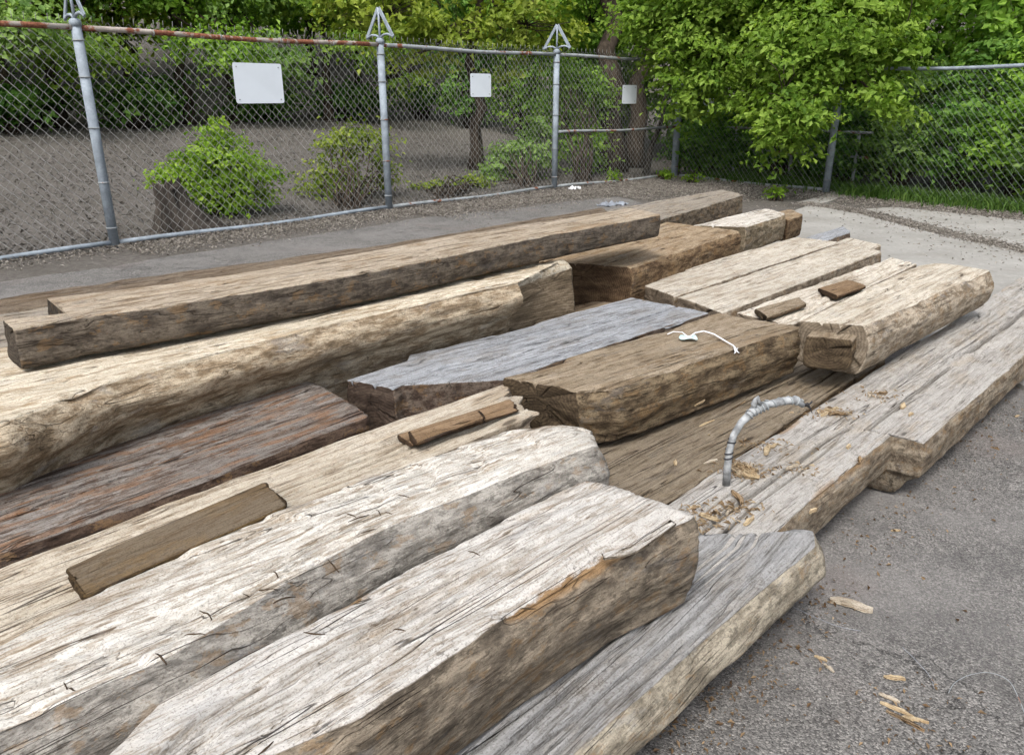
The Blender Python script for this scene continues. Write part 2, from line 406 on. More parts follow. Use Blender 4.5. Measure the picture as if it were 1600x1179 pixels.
def m_ground():
    m = NT('leaf litter soil'); c0 = m.coords()
    n1 = m.noise(c0, 1.1, 6.0, 0.65); n2 = m.noise(c0, 22.0, 5.0, 0.65); n3 = m.noise(c0, 90.0, 3.0, 0.6)
    v = m.math('ADD', m.math('MULTIPLY', n2, 0.6), m.math('MULTIPLY', n3, 0.4))
    colr = m.ramp(v, [(0.33, (0.075, 0.067, 0.060)), (0.48, (0.120, 0.109, 0.098)), (0.62, (0.170, 0.157, 0.143))])
    colr = m.mix(m.math('MULTIPLY', m.rng(n1, 0.45, 0.65), 0.5), colr, (0.095, 0.086, 0.073))
    m.bsdf(colr, 0.95, m.bump(v, 0.03, 1.0), spec=0.1)
    return m.m
M_GROUND = m_ground()
L_BANK = leafmat('bank litter', (0.085, 0.076, 0.068), (0.123, 0.112, 0.101), (0.172, 0.16, 0.147), 0.1)

def m_asphalt():
    m = NT('old asphalt'); c0 = m.coords()
    vo = m.voro(c0, 240.0, out='Color'); sp = m.n('ShaderNodeSeparateColor'); m.l(vo, sp.inputs[0])
    vd = m.voro(c0, 240.0)
    big = m.noise(c0, 1.3, 6.0, 0.6); mid = m.noise(c0, 14.0, 5.0, 0.65)
    base = m.ramp(m.math('ADD', m.math('MULTIPLY', sp.outputs[0], 0.60), m.math('MULTIPLY', mid, 0.40)),
                  [(0.18, (0.058, 0.055, 0.052)), (0.45, (0.128, 0.122, 0.115)), (0.68, (0.190, 0.181, 0.170)), (0.84, (0.31, 0.295, 0.275))])
    colr = m.mix(m.math('MULTIPLY', m.rng(big, 0.42, 0.64), 0.5), base, (0.215, 0.205, 0.195))
    dk = m.math('MULTIPLY', m.rng(m.noise(c0, 2.9, 7.0, 0.68), 0.50, 0.62), 0.35)
    colr = m.mix(dk, colr, (0.075, 0.072, 0.070))
    pk = m.math('MULTIPLY', m.rng(m.noise(c0, 1.7, 3.0, 0.5), 0.58, 0.70), 0.35)
    colr = m.mix(pk, colr, (0.18, 0.15, 0.138))
    fl = m.math('MULTIPLY', m.rng(m.noise(c0, 260.0, 2.0, 0.5), 0.64, 0.70), 0.5)
    colr = m.mix(fl, colr, (0.42, 0.40, 0.37))
    nn = m.noise(m.scale(c0, (0.8, 0.8, 0.8)), 1.0, 9.0, 0.6)
    crack = m.rng(m.math('ABSOLUTE', m.math('SUBTRACT', nn, 0.5)), 0.0, 0.0022, 1.0, 0.0)
    colr = m.mix(m.math('MULTIPLY', crack, 0.5), colr, (0.030, 0.028, 0.026))
    h = m.math('SUBTRACT', m.math('MULTIPLY', vd, -0.8), m.math('MULTIPLY', crack, 1.5))
    h = m.math('ADD', h, m.math('MULTIPLY', mid, 0.6))
    m.bsdf(colr, 0.92, m.bump(h, 0.005, 0.8), spec=0.2)
    return m.m
M_ASPH = m_asphalt()

def m_concrete():
    m = NT('old concrete'); c0 = m.coords()
    n1 = m.noise(c0, 1.6, 6.0, 0.6); n2 = m.noise(c0, 30.0, 5.0, 0.6); n3 = m.noise(c0, 6.0, 5.0, 0.7)
    colr = m.ramp(n1, [(0.3, (0.215, 0.206, 0.187)), (0.5, (0.27, 0.262, 0.242)), (0.7, (0.315, 0.306, 0.285))])
    colr = m.mix(m.math('MULTIPLY', m.rng(n3, 0.52, 0.68), 0.4), colr, (0.185, 0.168, 0.145))
    colr = m.mix(m.math('MULTIPLY', m.rng(n2, 0.5, 0.7), 0.3), colr, (0.46, 0.44, 0.40))
    m.bsdf(colr, 0.9, m.bump(n2, 0.006, 0.5), spec=0.2)
    return m.m
M_CONC = m_concrete()

# ------------------------------------------------------------------ ground
FP = [np.array(p[:2]) for p in ((-3.540, 6.833, 0.000), (-1.443, 9.145, 0.000), (0.608, 11.302, 0.000), (2.674, 13.049, 0.000), (4.362, 10.915, 0.000))]
fdir = (FP[1] - FP[0]) / np.linalg.norm(FP[1] - FP[0])
FP0 = FP[0] - fdir * 3.05                      # post outside the frame on the left
FPm = FP0 - fdir * 3.05
rdir = (FP[4] - FP[3]) / np.linalg.norm(FP[4] - FP[3])
FP5 = FP[4] + rdir * 2.72
FP6 = FP5 + rdir * 2.72
lnrm = (FP[3] - FP[0]) / np.linalg.norm(FP[3] - FP[0]); lnrm = np.array([-lnrm[1], lnrm[0]])   # outward of the long fence
rnrm = np.array([-rdir[1], rdir[0]])                                                           # outward of the back fence
if rnrm[1] < 0: rnrm = -rnrm

def ground_h(x, y):
    n = (x - FP[0][0]) * lnrm[0] + (y - FP[0][1]) * lnrm[1]
    m_ = (x - FP[3][0]) * rnrm[0] + (y - FP[3][1]) * rnrm[1]
    q = np.stack([x, y, 0 * x], -1)
    hl = 0.68 * sstep(0.5, 9.0, n) + 7.0 * sstep(9.5, 28.0, n) + 0.10 * sstep(0.6, 3, n) * fbm(q * 0.6, 4, 3)
    hr = 5.0 * sstep(3.0, 22.0, m_) + 0.08 * sstep(0.5, 3, m_) * fbm(q * 0.7, 3, 5)
    return np.where(n > 0, hl, 0) * np.where(m_ > n, sstep(8, 0, m_ - n), 1) + np.where(m_ > 0, hr, 0)

def ground_z(x, y): return float(ground_h(np.array([x]), np.array([y]))[0])

gx = np.unique(np.concatenate([np.linspace(-150, -30, 9), np.arange(-30, 30, 0.4), np.linspace(30, 150, 9)]))
gy = np.unique(np.concatenate([np.linspace(-60, -6, 6), np.arange(-6, 44, 0.4), np.linspace(44, 200, 9)]))
GX, GY = np.meshgrid(gx, gy)
GZ = ground_h(GX, GY) - 0.012
V = np.stack([GX, GY, GZ], -1).reshape(-1, 3)
nx, ny = len(gx), len(gy)
ii = (np.arange(ny - 1)[:, None] * nx + np.arange(nx - 1)[None]).ravel()
ground = np_mesh('ground', V, np.stack([ii, ii + 1, ii + nx + 1, ii + nx], -1), M_GROUND)
tag(ground, kind='structure')

def sheet(name, pts, z, mat, wob=0.06, seed=1, sub=0.25, thick=0.0):
    """flat paved sheet with a slightly ragged outline"""
    out = []
    for i in range(len(pts)):
        a, b = np.array(pts[i], float), np.array(pts[(i + 1) % len(pts)], float)
        k = max(1, int(np.linalg.norm(b - a) / sub))
        for j in range(k):
            p = a + (b - a) * j / k
            w = wob * fbm(np.array([[p[0] * 1.7, p[1] * 1.7, 0], [p[0] * 1.7, p[1] * 1.7, 9.3]]), 3, seed)
            out.append((p[0] + w[0], p[1] + w[1]))
    n = len(out)
    if thick:
        vs = [(x, y, z) for x, y in out] + [(x, y, z - thick) for x, y in out]
        fs = [tuple(range(n))] + [(i, n + i, n + (i + 1) % n, (i + 1) % n) for i in range(n)]
    else:
        vs = [(x, y, z) for x, y in out]; fs = [tuple(range(n))]
    o = mesh_ob(name, vs, fs, mat, smooth=False)
    return tag(o, kind='structure')

inset = -lnrm * 0.78
A = [FP0 - fdir * 6 + inset, FP[0] + inset, FP[1] + inset, FP[2] + inset * 1.5]
asph = sheet('asphalt', [(-14, -8)] + [(12, -8), (12, 2.6), (2.496, 3.732, 0.000)[:2], (2.269, 4.906, 0.000)[:2], (2.042, 7.694, 0.000)[:2]] + [tuple(a) for a in A[::-1]], -0.006, M_ASPH, 0.12, 2)
slab_near = sheet('concrete_slab', [(2.059, 4.906, 0.000)[:2], (2.365, 3.050, 0.000)[:2], (9.5, 4.0), (4.412, 5.802, 0.000)[:2], (4.330, 6.454, 0.000)[:2], (4.154, 7.121, 0.000)[:2], (4.014, 7.811, 0.000)[:2], (3.887, 8.736, 0.000)[:2], (3.616, 9.476, 0.000)[:2], (2.587, 8.014, 0.000)[:2], (2.041, 6.990, 0.000)[:2]], 0.016, M_CONC, 0.05, 3, 0.15, 0.05)
slab_far = sheet('concrete_slab', [(4.135, 9.145, 0.000)[:2], (4.284, 8.227, 0.000)[:2], (4.367, 7.397, 0.000)[:2], (4.539, 6.742, 0.000)[:2], (4.716, 6.087, 0.000)[:2], (6.007, 7.618, 0.000)[:2], (5.426, 8.315, 0.000)[:2], (4.947, 8.835, 0.000)[:2], (4.587, 9.308, 0.000)[:2]], 0.012, M_CONC, 0.06, 4, 0.15, 0.05)
mow = sheet('concrete_slab', [(3.542, 9.710, 0.000)[:2], (3.717, 9.476, 0.000)[:2], (4.614, 10.623, 0.000)[:2], (4.493, 10.841, 0.000)[:2]], 0.014, M_CONC, 0.02, 5, 0.15, 0.05)

# ------------------------------------------------------------------ timbers
def timber(name, label, L, Rr, z0, z1, mat, res=(0.005, 0.018), ext=0.0, extf=0.0, lp=None, rp=None, fround=0.0, nround=0.0,
           cracks=(), ncrack=3, rough=1.0, chips=0.012, hew=0.0, z1f=None, seed=1, cat='timber', group=None, soft=2, slope=(0, 0), parent=None, ragged=0.0):
    L = np.array([p[:2] for p in L], float); Rr = np.array([p[:2] for p in Rr], float)
    a = (L[0] + Rr[0]) / 2; b = (L[-1] + Rr[-1]) / 2
    d = (b - a) / np.linalg.norm(b - a); n = np.array([-d[1], d[0]])
    if ext: L = np.vstack([L[0] - d * ext, L]); Rr = np.vstack([Rr[0] - d * ext, Rr])
    if extf: L = np.vstack([L, L[-1] + d * extf]); Rr = np.vstack([Rr, Rr[-1] + d * extf])
    org = (L[0] + Rr[0] + L[-1] + Rr[-1]) / 4
    sl, ul = (L - org) @ d, (L - org) @ n
    sr, ur = (Rr - org) @ d, (Rr - org) @ n
    length = max(sl[-1] - sl[0], sr[-1] - sr[0])
    nt = max(6, int(length / res[1]))
    e = min(0.008 / length, 0.3 / nt)
    t = np.unique(np.concatenate([[0, e, 3 * e], np.linspace(0, 1, nt)[1:-1], [1 - 3 * e, 1 - e, 1]]))
    t = t[np.concatenate([[True], np.diff(t) > 1e-6])]
    T = len(t)
    SL = sl[0] + (sl[-1] - sl[0]) * t; UL = np.interp(SL, sl, ul)
    SR = sr[0] + (sr[-1] - sr[0]) * t; UR = np.interp(SR, sr, ur)
    thick = z1 - z0
    zt = z1 + ((z1f - z1) * t if z1f is not None else 0 * t)
    Kt = max(6, int(np.max(UL - UR) / res[0]))
    def prof(p):
        p = p or [(0, 0), (0.004, -thick * 0.5), (-0.004, -thick)]
        p = np.array(p, float)
        if p[-1, 1] > -thick + 1e-6: p = np.vstack([p, [p[-1, 0], -thick]])
        seg = np.concatenate([[0], np.cumsum(np.linalg.norm(np.diff(p, axis=0), axis=1))])
        Ks = max(4, int(seg[-1] / (res[0] * 1.5)))
        q = np.linspace(0, seg[-1], Ks + 1)[1:]
        return np.stack([np.interp(q, seg, p[:, 0]), np.interp(q, seg, p[:, 1])], -1)
    pr, pl = prof(rp), prof(lp)
    aa = np.linspace(0, 1, Kt)
    S_top = SL[:, None] * (1 - aa) + SR[:, None] * aa
    U_top = UL[:, None] * (1 - aa) + UR[:, None] * aa
    Z_top = np.repeat(zt[:, None], Kt, 1)
    k1 = len(pr); k2 = len(pl)
    S_r = np.repeat(SR[:, None], k1, 1); U_r = UR[:, None] - pr[None, :, 0]; Z_r = zt[:, None] + pr[None, :, 1]
    ab = np.linspace(0, 1, 7)[1:-1]
    S_l = np.repeat(SL[:, None], k2, 1); U_l = UL[:, None] + pl[None, ::-1, 0]; Z_l = zt[:, None] + pl[None, ::-1, 1]
    S_b = SR[:, None] * (1 - ab) + SL[:, None] * ab
    U_b = U_r[:, -1:] * (1 - ab) + U_l[:, :1] * ab
    Z_b = Z_r[:, -1:] * (1 - ab) + Z_l[:, :1] * ab
    Q = np.stack([np.hstack([S_top, S_r, S_b, S_l]), np.hstack([U_top, U_r, U_b, U_l]), np.hstack([Z_top, Z_r, Z_b, Z_l])], -1)
    K = Q.shape[1]
    A_ = np.concatenate([aa, np.full(K - Kt, np.nan)])
    zone = np.concatenate([np.zeros(Kt), np.ones(K - Kt)])
    for _ in range(soft):
        Q[:, :, 1:] = 0.5 * Q[:, :, 1:] + 0.25 * (np.roll(Q[:, :, 1:], 1, 1) + np.roll(Q[:, :, 1:], -1, 1))
        zone = 0.5 * zone + 0.25 * (np.roll(zone, 1) + np.roll(zone, -1))
    zz = (zt[:, None] - Q[:, :, 2]) / thick
    Q[:, :, 0] += slope[0] * zz * (1 - t[:, None]) - slope[1] * zz * t[:, None]
    # rounded ends
    cen = Q.mean(1, keepdims=True)
    dend = (1 - t) * length; dbeg = t * length
    f = np.ones(T)
    if fround: f = f * np.sqrt(np.clip(1 - (1 - np.clip(dend / fround, 0, 1)) ** 2, 0.05, 1)) ** 0.8
    if nround: f = f * np.sqrt(np.clip(1 - (1 - np.clip(dbeg / nround, 0, 1)) ** 2, 0.05, 1)) ** 0.8
    f[0] *= 0.965; f[-1] *= 0.965
    for c_ in (1, 2):
        Q[:, :, c_] = cen[:, :, c_] + (Q[:, :, c_] - cen[:, :, c_]) * (0.42 + 0.58 * f)[:, None]
    # relief
    gt = np.gradient(Q, axis=0)
    gk = (np.roll(Q, -1, 1) - np.roll(Q, 1, 1))
    N = np.cross(gk, gt); N /= np.linalg.norm(N, axis=-1, keepdims=True) + 1e-9
    sd_ = seed * 5.13
    q = Q + sd_
    disp = rough * (0.0042 * fbm(q * (1.4, 6, 6), 3, seed) + 0.0040 * fbm(q * (6, 20, 20), 3, seed + 5) + 0.0016 * vnoise(q * (7, 120, 120), seed + 9))
    disp = disp + zone[None] * rough * 0.006 * fbm(q * (9, 26, 26), 3, seed + 21)
    if hew:
        ph = Q[:, :, 0] * 7.0 + 1.2 * vnoise(q * (1.5, 7, 7), seed + 30) + Q[:, :, 1] * 5
        saw = ph - np.floor(ph)
        amt = sstep(-0.1, 0.3, vnoise(q * (3, 9, 9), seed + 33))
        disp = disp - hew * amt * saw ** 2 * (1 - sstep(0.93, 1.0, saw)) * (1 - zone[None])
    rr = np.random.default_rng(seed * 101 + 7)
    W = (UL - UR)
    cl = list(cracks)
    for _ in range(ncrack + 2 if cat == 'timber' else ncrack):
        a0 = rr.uniform(0.1, 0.9); t0 = rr.uniform(-0.1, 0.7)
        cl.append((a0, a0 + rr.uniform(-0.06, 0.06), t0, min(1, t0 + rr.uniform(0.15, 0.5)), rr.uniform(0.0025, 0.0045), rr.uniform(0.010, 0.028)))
    AA = np.where(np.isnan(A_), -9, A_)[None]
    for (a0, a1, t0, t1, w, dep) in cl:
        tt = (t - t0) / (t1 - t0)
        wig = 0.012 * fbm(np.stack([t * length * 3, 0 * t + a0 * 9, 0 * t + seed], -1), 3)
        path = (a0 + (a1 - a0) * tt) * W + wig
        env = sstep(0, 0.06, tt) * sstep(1, 0.94, tt)
        if t0 <= 0.001: env = np.where(tt < 0.5, 1, env)
        if t1 >= 0.999: env = np.where((tt >= 0.5) & (tt <= 1.001), 1, env)
        du = AA * W[:, None] - path[:, None]
        ww = max(w, res[0] * 0.75)
        disp = disp - dep * env[:, None] * np.exp(-(du / ww) ** 2)
    chip = np.zeros((T, K))
    if chips:
        kk = np.arange(K)
        step = np.linalg.norm(np.diff(Q[T // 2], axis=0), axis=-1); pos = np.concatenate([[0], np.cumsum(step)])
        for kc, sdd, ck in ((Kt - 1, 41, 1.0), (0, 57, 0.35)):
            dist = np.abs(pos - pos[kc]); dist = np.minimum(dist, pos[-1] - dist)
            c_ = sstep(0.05, 0.42, fbm(np.stack([Q[:, kc, 0] * 3.3, 0 * t + seed, 0 * t + sdd], -1), 4, seed))
            g = c_[:, None] * np.exp(-(dist[None] / 0.028) ** 2)
            chip = np.maximum(chip, g); disp = disp - ck * chips * g
        chip = sstep(0.25, 0.7, chip)
    if ragged:
        rg = ragged * (fbm(Q[0] * (0, 28, 28) + sd_, 3, seed + 3))
        wgt = np.exp(-(dend / 0.12) ** 2)[:, None]
        Q[:, :, 0] += wgt * rg[None] * 2.0
    Q = Q + N * disp[..., None]
    # caps
    ringV = [Q.reshape(-1, 3)]
    zc = np.zeros((T, K, 4)); zc[..., 0] = zone[None]; zc[..., 2] = chip; zc[..., 3] = 1
    zc[0, :, 1] = 0.4; zc[-1, :, 1] = 0.4
    zones = [zc.reshape(-1, 4)]
    k = np.arange(K); k_ = (k + 1) % K
    i0 = (np.arange(T - 1)[:, None] * K)
    F = np.stack([i0 + k, i0 + k_, i0 + K + k_, i0 + K + k], -1).reshape(-1, 4)
    faces = [F]; base = T * K
    for end in (0, T - 1):
        ring = Q[end]; c_ = ring.mean(0); prev = end * K
        sgn = -1 if end == 0 else 1
        ang_ = np.arctan2(ring[:, 2] - c_[2], ring[:, 1] - c_[1])
        checks_ = [(rr.uniform(-3.1, 3.1), rr.uniform(0.03, 0.06), rr.uniform(0.008, 0.022)) for _ in range(4)]
        for fct in (0.93, 0.82, 0.66, 0.48, 0.3, 0.12, 0.02):
            r_ = c_ + (ring - c_) * fct
            r_[:, 0] += sgn * (0.012 * fbm(r_ * (1, 24, 18) + sd_, 3, seed + 60) + 0.003)
            for a0, w_, dp in checks_:
                da = np.abs((ang_ - a0 + np.pi) % (2 * np.pi) - np.pi)
                r_[:, 0] -= sgn * dp * np.exp(-(da / (w_ / (0.25 + fct))) ** 2) * min(1.0, 1.5 * fct)
            ringV.append(r_); z_ = np.zeros((K, 4)); z_[:, 0] = 1; z_[:, 1] = 1; z_[:, 3] = 1; zones.append(z_)
            if end == 0: faces.append(np.stack([base + k, base + k_, prev + k_, prev + k], -1))
            else: faces.append(np.stack([prev + k, prev + k_, base + k_, base + k], -1))
            prev = base; base += K
    V = np.vstack(ringV); V[:, 2] -= z0
    o = np_mesh(name, V, np.vstack(faces), mat, attrs={'zone': ('FLOAT_COLOR', np.vstack(zones))})
    o.location = (org[0], org[1], z0)
    o.rotation_euler = (0, 0, math.atan2(d[1], d[0]))
    if label: tag(o, label, cat, group)
    return o

GT = 'salvaged timbers laid in the stack'
NEAR, MID, FAR = (0.004, 0.014), (0.006, 0.02), (0.009, 0.03)

t15 = timber('timber', 'low blue-grey timber with rounded end lying nearest the bare asphalt', [(-0.121, 1.011, 0.210), (0.450, 1.703, 0.210)], [(0.110, 1.011, 0.210), (0.619, 1.518, 0.210), (0.751, 1.644, 0.210), (0.778, 1.728, 0.210)], 0.02, 0.222, W15, NEAR, ext=0.7,
             rp=[(0, 0), (0.028, -0.03), (0.04, -0.07), (0.0, -0.12), (-0.03, -0.19)], fround=0.02, ncrack=6, cracks=[(0.25, 0.36, 0.3, 1.0, 0.004, 0.022), (0.5, 0.55, 0.6, 1.0, 0.003, 0.015)], seed=15, group=GT, chips=0.012)
t14 = timber('timber', 'long grey cracked timber at the right with the bent cable standing on it',
             [(0.201, 1.586, 0.215), (0.479, 1.923, 0.215), (3.112, 4.642, 0.230)], [(0.467, 1.479, 0.215), (0.770, 1.823, 0.215), (1.259, 2.327, 0.230), (1.331, 2.261, 0.230), (2.211, 3.151, 0.230), (3.376, 4.309, 0.230)], 0.02, 0.213, W14, NEAR, extf=0.5,
             rp=[(0, 0), (0.012, -0.03), (0.01, -0.125), (-0.03, -0.15), (-0.06, -0.21)], ncrack=6, cracks=[(0.50, 0.55, 0.0, 0.46, 0.0055, 0.06), (0.55, 0.48, 0.50, 1.0, 0.009, 0.07), (0.30, 0.40, 0.35, 0.7, 0.004, 0.03), (0.34, 0.36, 0.0, 0.3, 0.003, 0.018)], seed=14, group=GT, chips=0.018)
t13 = timber('timber', 'dirty brown timber lying low behind the bent cable', [(0.281, 2.270, 0.212), (1.237, 3.126, 0.212)], [(0.473, 1.921, 0.212), (1.378, 2.887, 0.212)], 0.02, 0.212, W13, MID, ext=0.5, extf=0.3,
             cracks=[(0.35, 0.45, 0.0, 1.0, 0.005, 0.03)], seed=13, group=GT, chips=0.03)
t16 = timber('timber', 'broad bleached timber in front with bark and orange breaks along its near edge',
             [(-0.538, 0.782, 0.450), (-0.510, 0.884, 0.450), (0.184, 1.585, 0.450)], [(-0.326, 0.782, 0.450), (-0.216, 0.848, 0.450), (-0.100, 0.977, 0.450), (0.000, 1.083, 0.450), (0.196, 1.263, 0.450), (0.398, 1.412, 0.450)], 0.225, 0.45, W16, NEAR, ext=0.35,
             rp=[(0, 0), (0.018, -0.03), (0.025, -0.1), (0.0, -0.2)], fround=0.03, ncrack=5, cracks=[(0.56, 0.48, 0.0, 0.8, 0.004, 0.018), (0.6, 0.45, 0.55, 1.0, 0.003, 0.01)], seed=16, group=GT, chips=0.024, hew=0.005)
t17 = timber('timber', 'bleached timber scored with axe cuts, its grey flank facing the broad front timber',
             [(-0.820, 1.010, 0.450), (-0.751, 1.132, 0.450), (-0.502, 1.433, 0.450), (-0.034, 1.847, 0.450), (0.189, 1.933, 0.450)], [(-0.710, 0.834, 0.450), (-0.537, 0.994, 0.450), (-0.364, 1.250, 0.450), (-0.215, 1.420, 0.450), (0.093, 1.672, 0.450), (0.236, 1.783, 0.450)], 0.22, 0.442, W17, NEAR, ext=0.45,
             rp=[(0, 0), (0.05, -0.045), (0.062, -0.07), (0.06, -0.2)], fround=0.1, ncrack=5, cracks=[(0.15, 0.3, 0.3, 0.9, 0.003, 0.012)], seed=17, group=GT, chips=0.012, hew=0.011)
t18 = timber('timber', 'straw pale timber carrying the mossy board and the small brown boards', [(-1.006, 1.288, 0.400), (-0.691, 1.642, 0.400), (-0.041, 2.291, 0.400)], [(-0.836, 1.016, 0.400), (-0.503, 1.465, 0.400), (0.067, 2.060, 0.400)], 0.2, 0.40, W18, NEAR, ext=0.6,
             ncrack=5, cracks=[(0.5, 0.55, 0.35, 0.9, 0.004, 0.02), (0.7, 0.62, 0.0, 0.5, 0.003, 0.014)], seed=18, group=GT, chips=0.018, ragged=0.03)
t19 = timber('timber', 'reddish grey weathered timber with a long dark split at the left', [(-1.271, 1.704, 0.380), (-1.003, 2.004, 0.380), (-0.662, 2.403, 0.380)], [(-1.063, 1.371, 0.380), (-0.829, 1.600, 0.380), (-0.665, 1.800, 0.380), (-0.412, 2.112, 0.380)], 0.15, 0.38, W19, NEAR, ext=0.8,
             rp=[(0, 0), (0.012, -0.03), (0.0, -0.2)], fround=0.035, ncrack=6, cracks=[(0.55, 0.5, 0.0, 0.88, 0.006, 0.035), (0.25, 0.3, 0.3, 0.9, 0.004, 0.014)], rough=1.4, seed=19, group=GT, chips=0.02)
t2 = timber('timber', 'golden pale log-like timber with a rounded face under the long dark-sided beam', [(-1.518, 2.169, 0.572), (0.247, 3.458, 0.572)],
            [(-1.158, 1.593, 0.572), (-1.034, 1.875, 0.572), (-0.616, 2.370, 0.572), (-0.235, 2.743, 0.572), (0.038, 3.000, 0.572)], 0.2, 0.572, W02, MID, ext=0.9,
            rp=[(-0.015, 0.003), (0.012, -0.028), (0.020, -0.065), (0.008, -0.105), (-0.05, -0.15), (-0.10, -0.25)], soft=4, fround=0.02, ncrack=4, seed=2, group=GT, chips=0.022, rough=1.5, hew=0.006, slope=(0, -0.03))
t20 = timber('timber', 'brown timber glimpsed low between the golden log and the blue-grey timber', [(0.000, 3.503, 0.270), (0.701, 4.114, 0.270)], [(0.000, 3.108, 0.270), (0.678, 3.761, 0.270)], 0.03, 0.27, W03, MID, seed=20, group=GT)
t1 = timber('timber', 'long straight beam with dark side lying on top at the back', [(-1.372, 1.996, 0.700), (-1.250, 2.074, 0.700), (-1.236, 2.088, 0.700), (-1.411, 2.248, 0.700), (-1.120, 2.423, 0.700), (-0.709, 2.812, 0.700), (-0.170, 3.419, 0.700), (0.635, 4.177, 0.700)],
            [(-1.298, 1.918, 0.700), (-1.197, 2.015, 0.700), (-0.972, 2.180, 0.700), (-0.630, 2.477, 0.700), (-0.349, 2.766, 0.700), (0.000, 3.181, 0.700), (0.753, 3.943, 0.700)], 0.582, 0.70, W01, MID, ncrack=4, seed=1, group=GT, chips=0.008, rough=0.7)
t0 = timber('timber', 'streaky brown timber farthest back, beyond the long dark-sided beam', [(-2.058, 3.005, 0.500), (-1.866, 3.225, 0.500), (-1.357, 3.660, 0.500), (-0.576, 4.318, 0.500), (0.653, 5.677, 0.500)], [(-1.936, 2.811, 0.500), (-1.280, 3.437, 0.500), (-0.547, 4.088, 0.500), (0.684, 5.357, 0.500)], 0.1, 0.50, W00, MID, ext=0.7, ncrack=6, seed=7, group=GT, rough=1.8, chips=0.02)
t0b = timber('timber', 'dark weathered timber squeezed against the far side of the long beam', [(-1.869, 2.642, 0.530), (-1.213, 3.253, 0.530), (-0.519, 3.877, 0.530), (0.398, 4.819, 0.530)], [(-1.629, 2.267, 0.530), (0.352, 4.228, 0.530)], 0.1, 0.53, W06, MID, ext=0.6, ncrack=6, seed=36, group=GT, rough=1.6, chips=0.02)
t3 = timber('timber', 'russet brown timber meeting the cut end of the golden log', [(0.133, 3.963, 0.460), (1.041, 5.247, 0.460)], [(0.594, 3.804, 0.460), (1.449, 4.907, 0.460)], 0.2, 0.46, W03, MID, ncrack=4, seed=3, group=GT, chips=0.02,
            rp=[(0, 0), (0.02, -0.04), (0.01, -0.2)], soft=7)
t4 = timber('timber', 'short white-topped timber block beyond the russet timber', [(1.267, 5.427, 0.410), (2.055, 6.303, 0.410)], [(1.628, 5.371, 0.410), (2.130, 6.017, 0.410)], 0.2, 0.41, W04, MID, seed=4, group=GT, chips=0.02, fround=0.03)
t5 = timber('timber', 'small rounded brown timber end poking out past the white-topped block', [(2.074, 6.295, 0.360), (2.388, 6.669, 0.360)], [(2.148, 6.023, 0.360), (2.387, 6.330, 0.360)], 0.18, 0.36, W03, MID, fround=0.09, seed=5, group=GT)
t6 = timber('timber', 'dull grey-brown timber behind the far end of the long beam', [(0.417, 6.324, 0.330), (2.220, 8.307, 0.330)], [(0.982, 5.932, 0.330), (2.324, 7.863, 0.330)], 0.02, 0.33, W06, FAR, seed=6, group=GT, rough=1.8, ncrack=2, ext=0.5)
t7a = timber('timber', 'flat fawn timber on the far side of the paired fawn timbers', [(0.645, 3.997, 0.340), (1.977, 5.365, 0.340)], [(0.802, 3.693, 0.340), (2.206, 5.167, 0.340)], 0.1, 0.34, W07, MID, ncrack=3, seed=8, group=GT)
t7b = timber('timber', 'flat fawn timber on the near side of the paired fawn timbers', [(0.809, 3.667, 0.340), (2.213, 5.143, 0.340)], [(0.962, 3.384, 0.340), (2.347, 4.850, 0.340)], 0.1, 0.34, W07, MID, ncrack=3, seed=9, group=GT, chips=0.014)
t8 = timber('timber', 'thin grey timber end sticking out behind the paired fawn timbers', [(2.028, 5.722, 0.240), (2.762, 6.466, 0.240)], [(2.041, 5.420, 0.240), (2.731, 6.209, 0.240)], 0.03, 0.24, W11, FAR, seed=10, group=GT)
t8b = timber('timber', 'tan timber end just beyond the near fawn timber', [(2.181, 5.327, 0.280), (2.480, 5.711, 0.280)], [(2.318, 5.074, 0.280), (2.605, 5.400, 0.280)], 0.03, 0.28, W07, FAR, seed=22, group=GT)
t9 = timber('timber', 'ivory timber carrying two short brown blocks', [(1.034, 3.432, 0.330), (2.334, 4.696, 0.330)], [(1.213, 3.212, 0.330), (2.411, 4.523, 0.330)], 0.06, 0.33, W09, MID, cracks=[(0.8, 0.85, 0.0, 1.0, 0.005, 0.03)], seed=24, group=GT, hew=0.006)
t10 = timber('timber', 'thick ivory timber on the right with a tenon block in its cut end', [(1.100, 2.828, 0.460), (2.058, 3.866, 0.460), (2.233, 3.963, 0.460)], [(1.315, 2.759, 0.460), (2.055, 3.455, 0.460), (2.389, 3.759, 0.460)], 0.30, 0.46, W10, MID,
             rp=[(-0.01, 0.002), (0.015, -0.02), (0.035, -0.08), (0.02, -0.15), (-0.01, -0.2)], fround=0.08, ncrack=4, cracks=[(0.35, 0.3, 0.0, 0.6, 0.004, 0.02)], seed=25, group=GT, chips=0.02, slope=(0, 0))
t11 = timber('timber', 'blue-grey checked timber in the middle with a notched near end', [(-0.555, 2.403, 0.380), (-0.375, 2.594, 0.380), (-0.375, 2.666, 0.380), (-0.252, 2.742, 0.380), (0.555, 3.510, 0.380)],
             [(-0.380, 2.314, 0.380), (-0.361, 2.355, 0.380), (-0.169, 2.379, 0.380), (-0.017, 2.403, 0.380), (0.209, 2.637, 0.380), (0.859, 3.239, 0.380)], 0.12, 0.38, W11, NEAR, ncrack=6, cracks=[(0.45, 0.5, 0.12, 0.95, 0.006, 0.04), (0.7, 0.62, 0.4, 1.0, 0.005, 0.03), (0.25, 0.3, 0.3, 0.8, 0.004, 0.02)], seed=26, group=GT, chips=0.016)
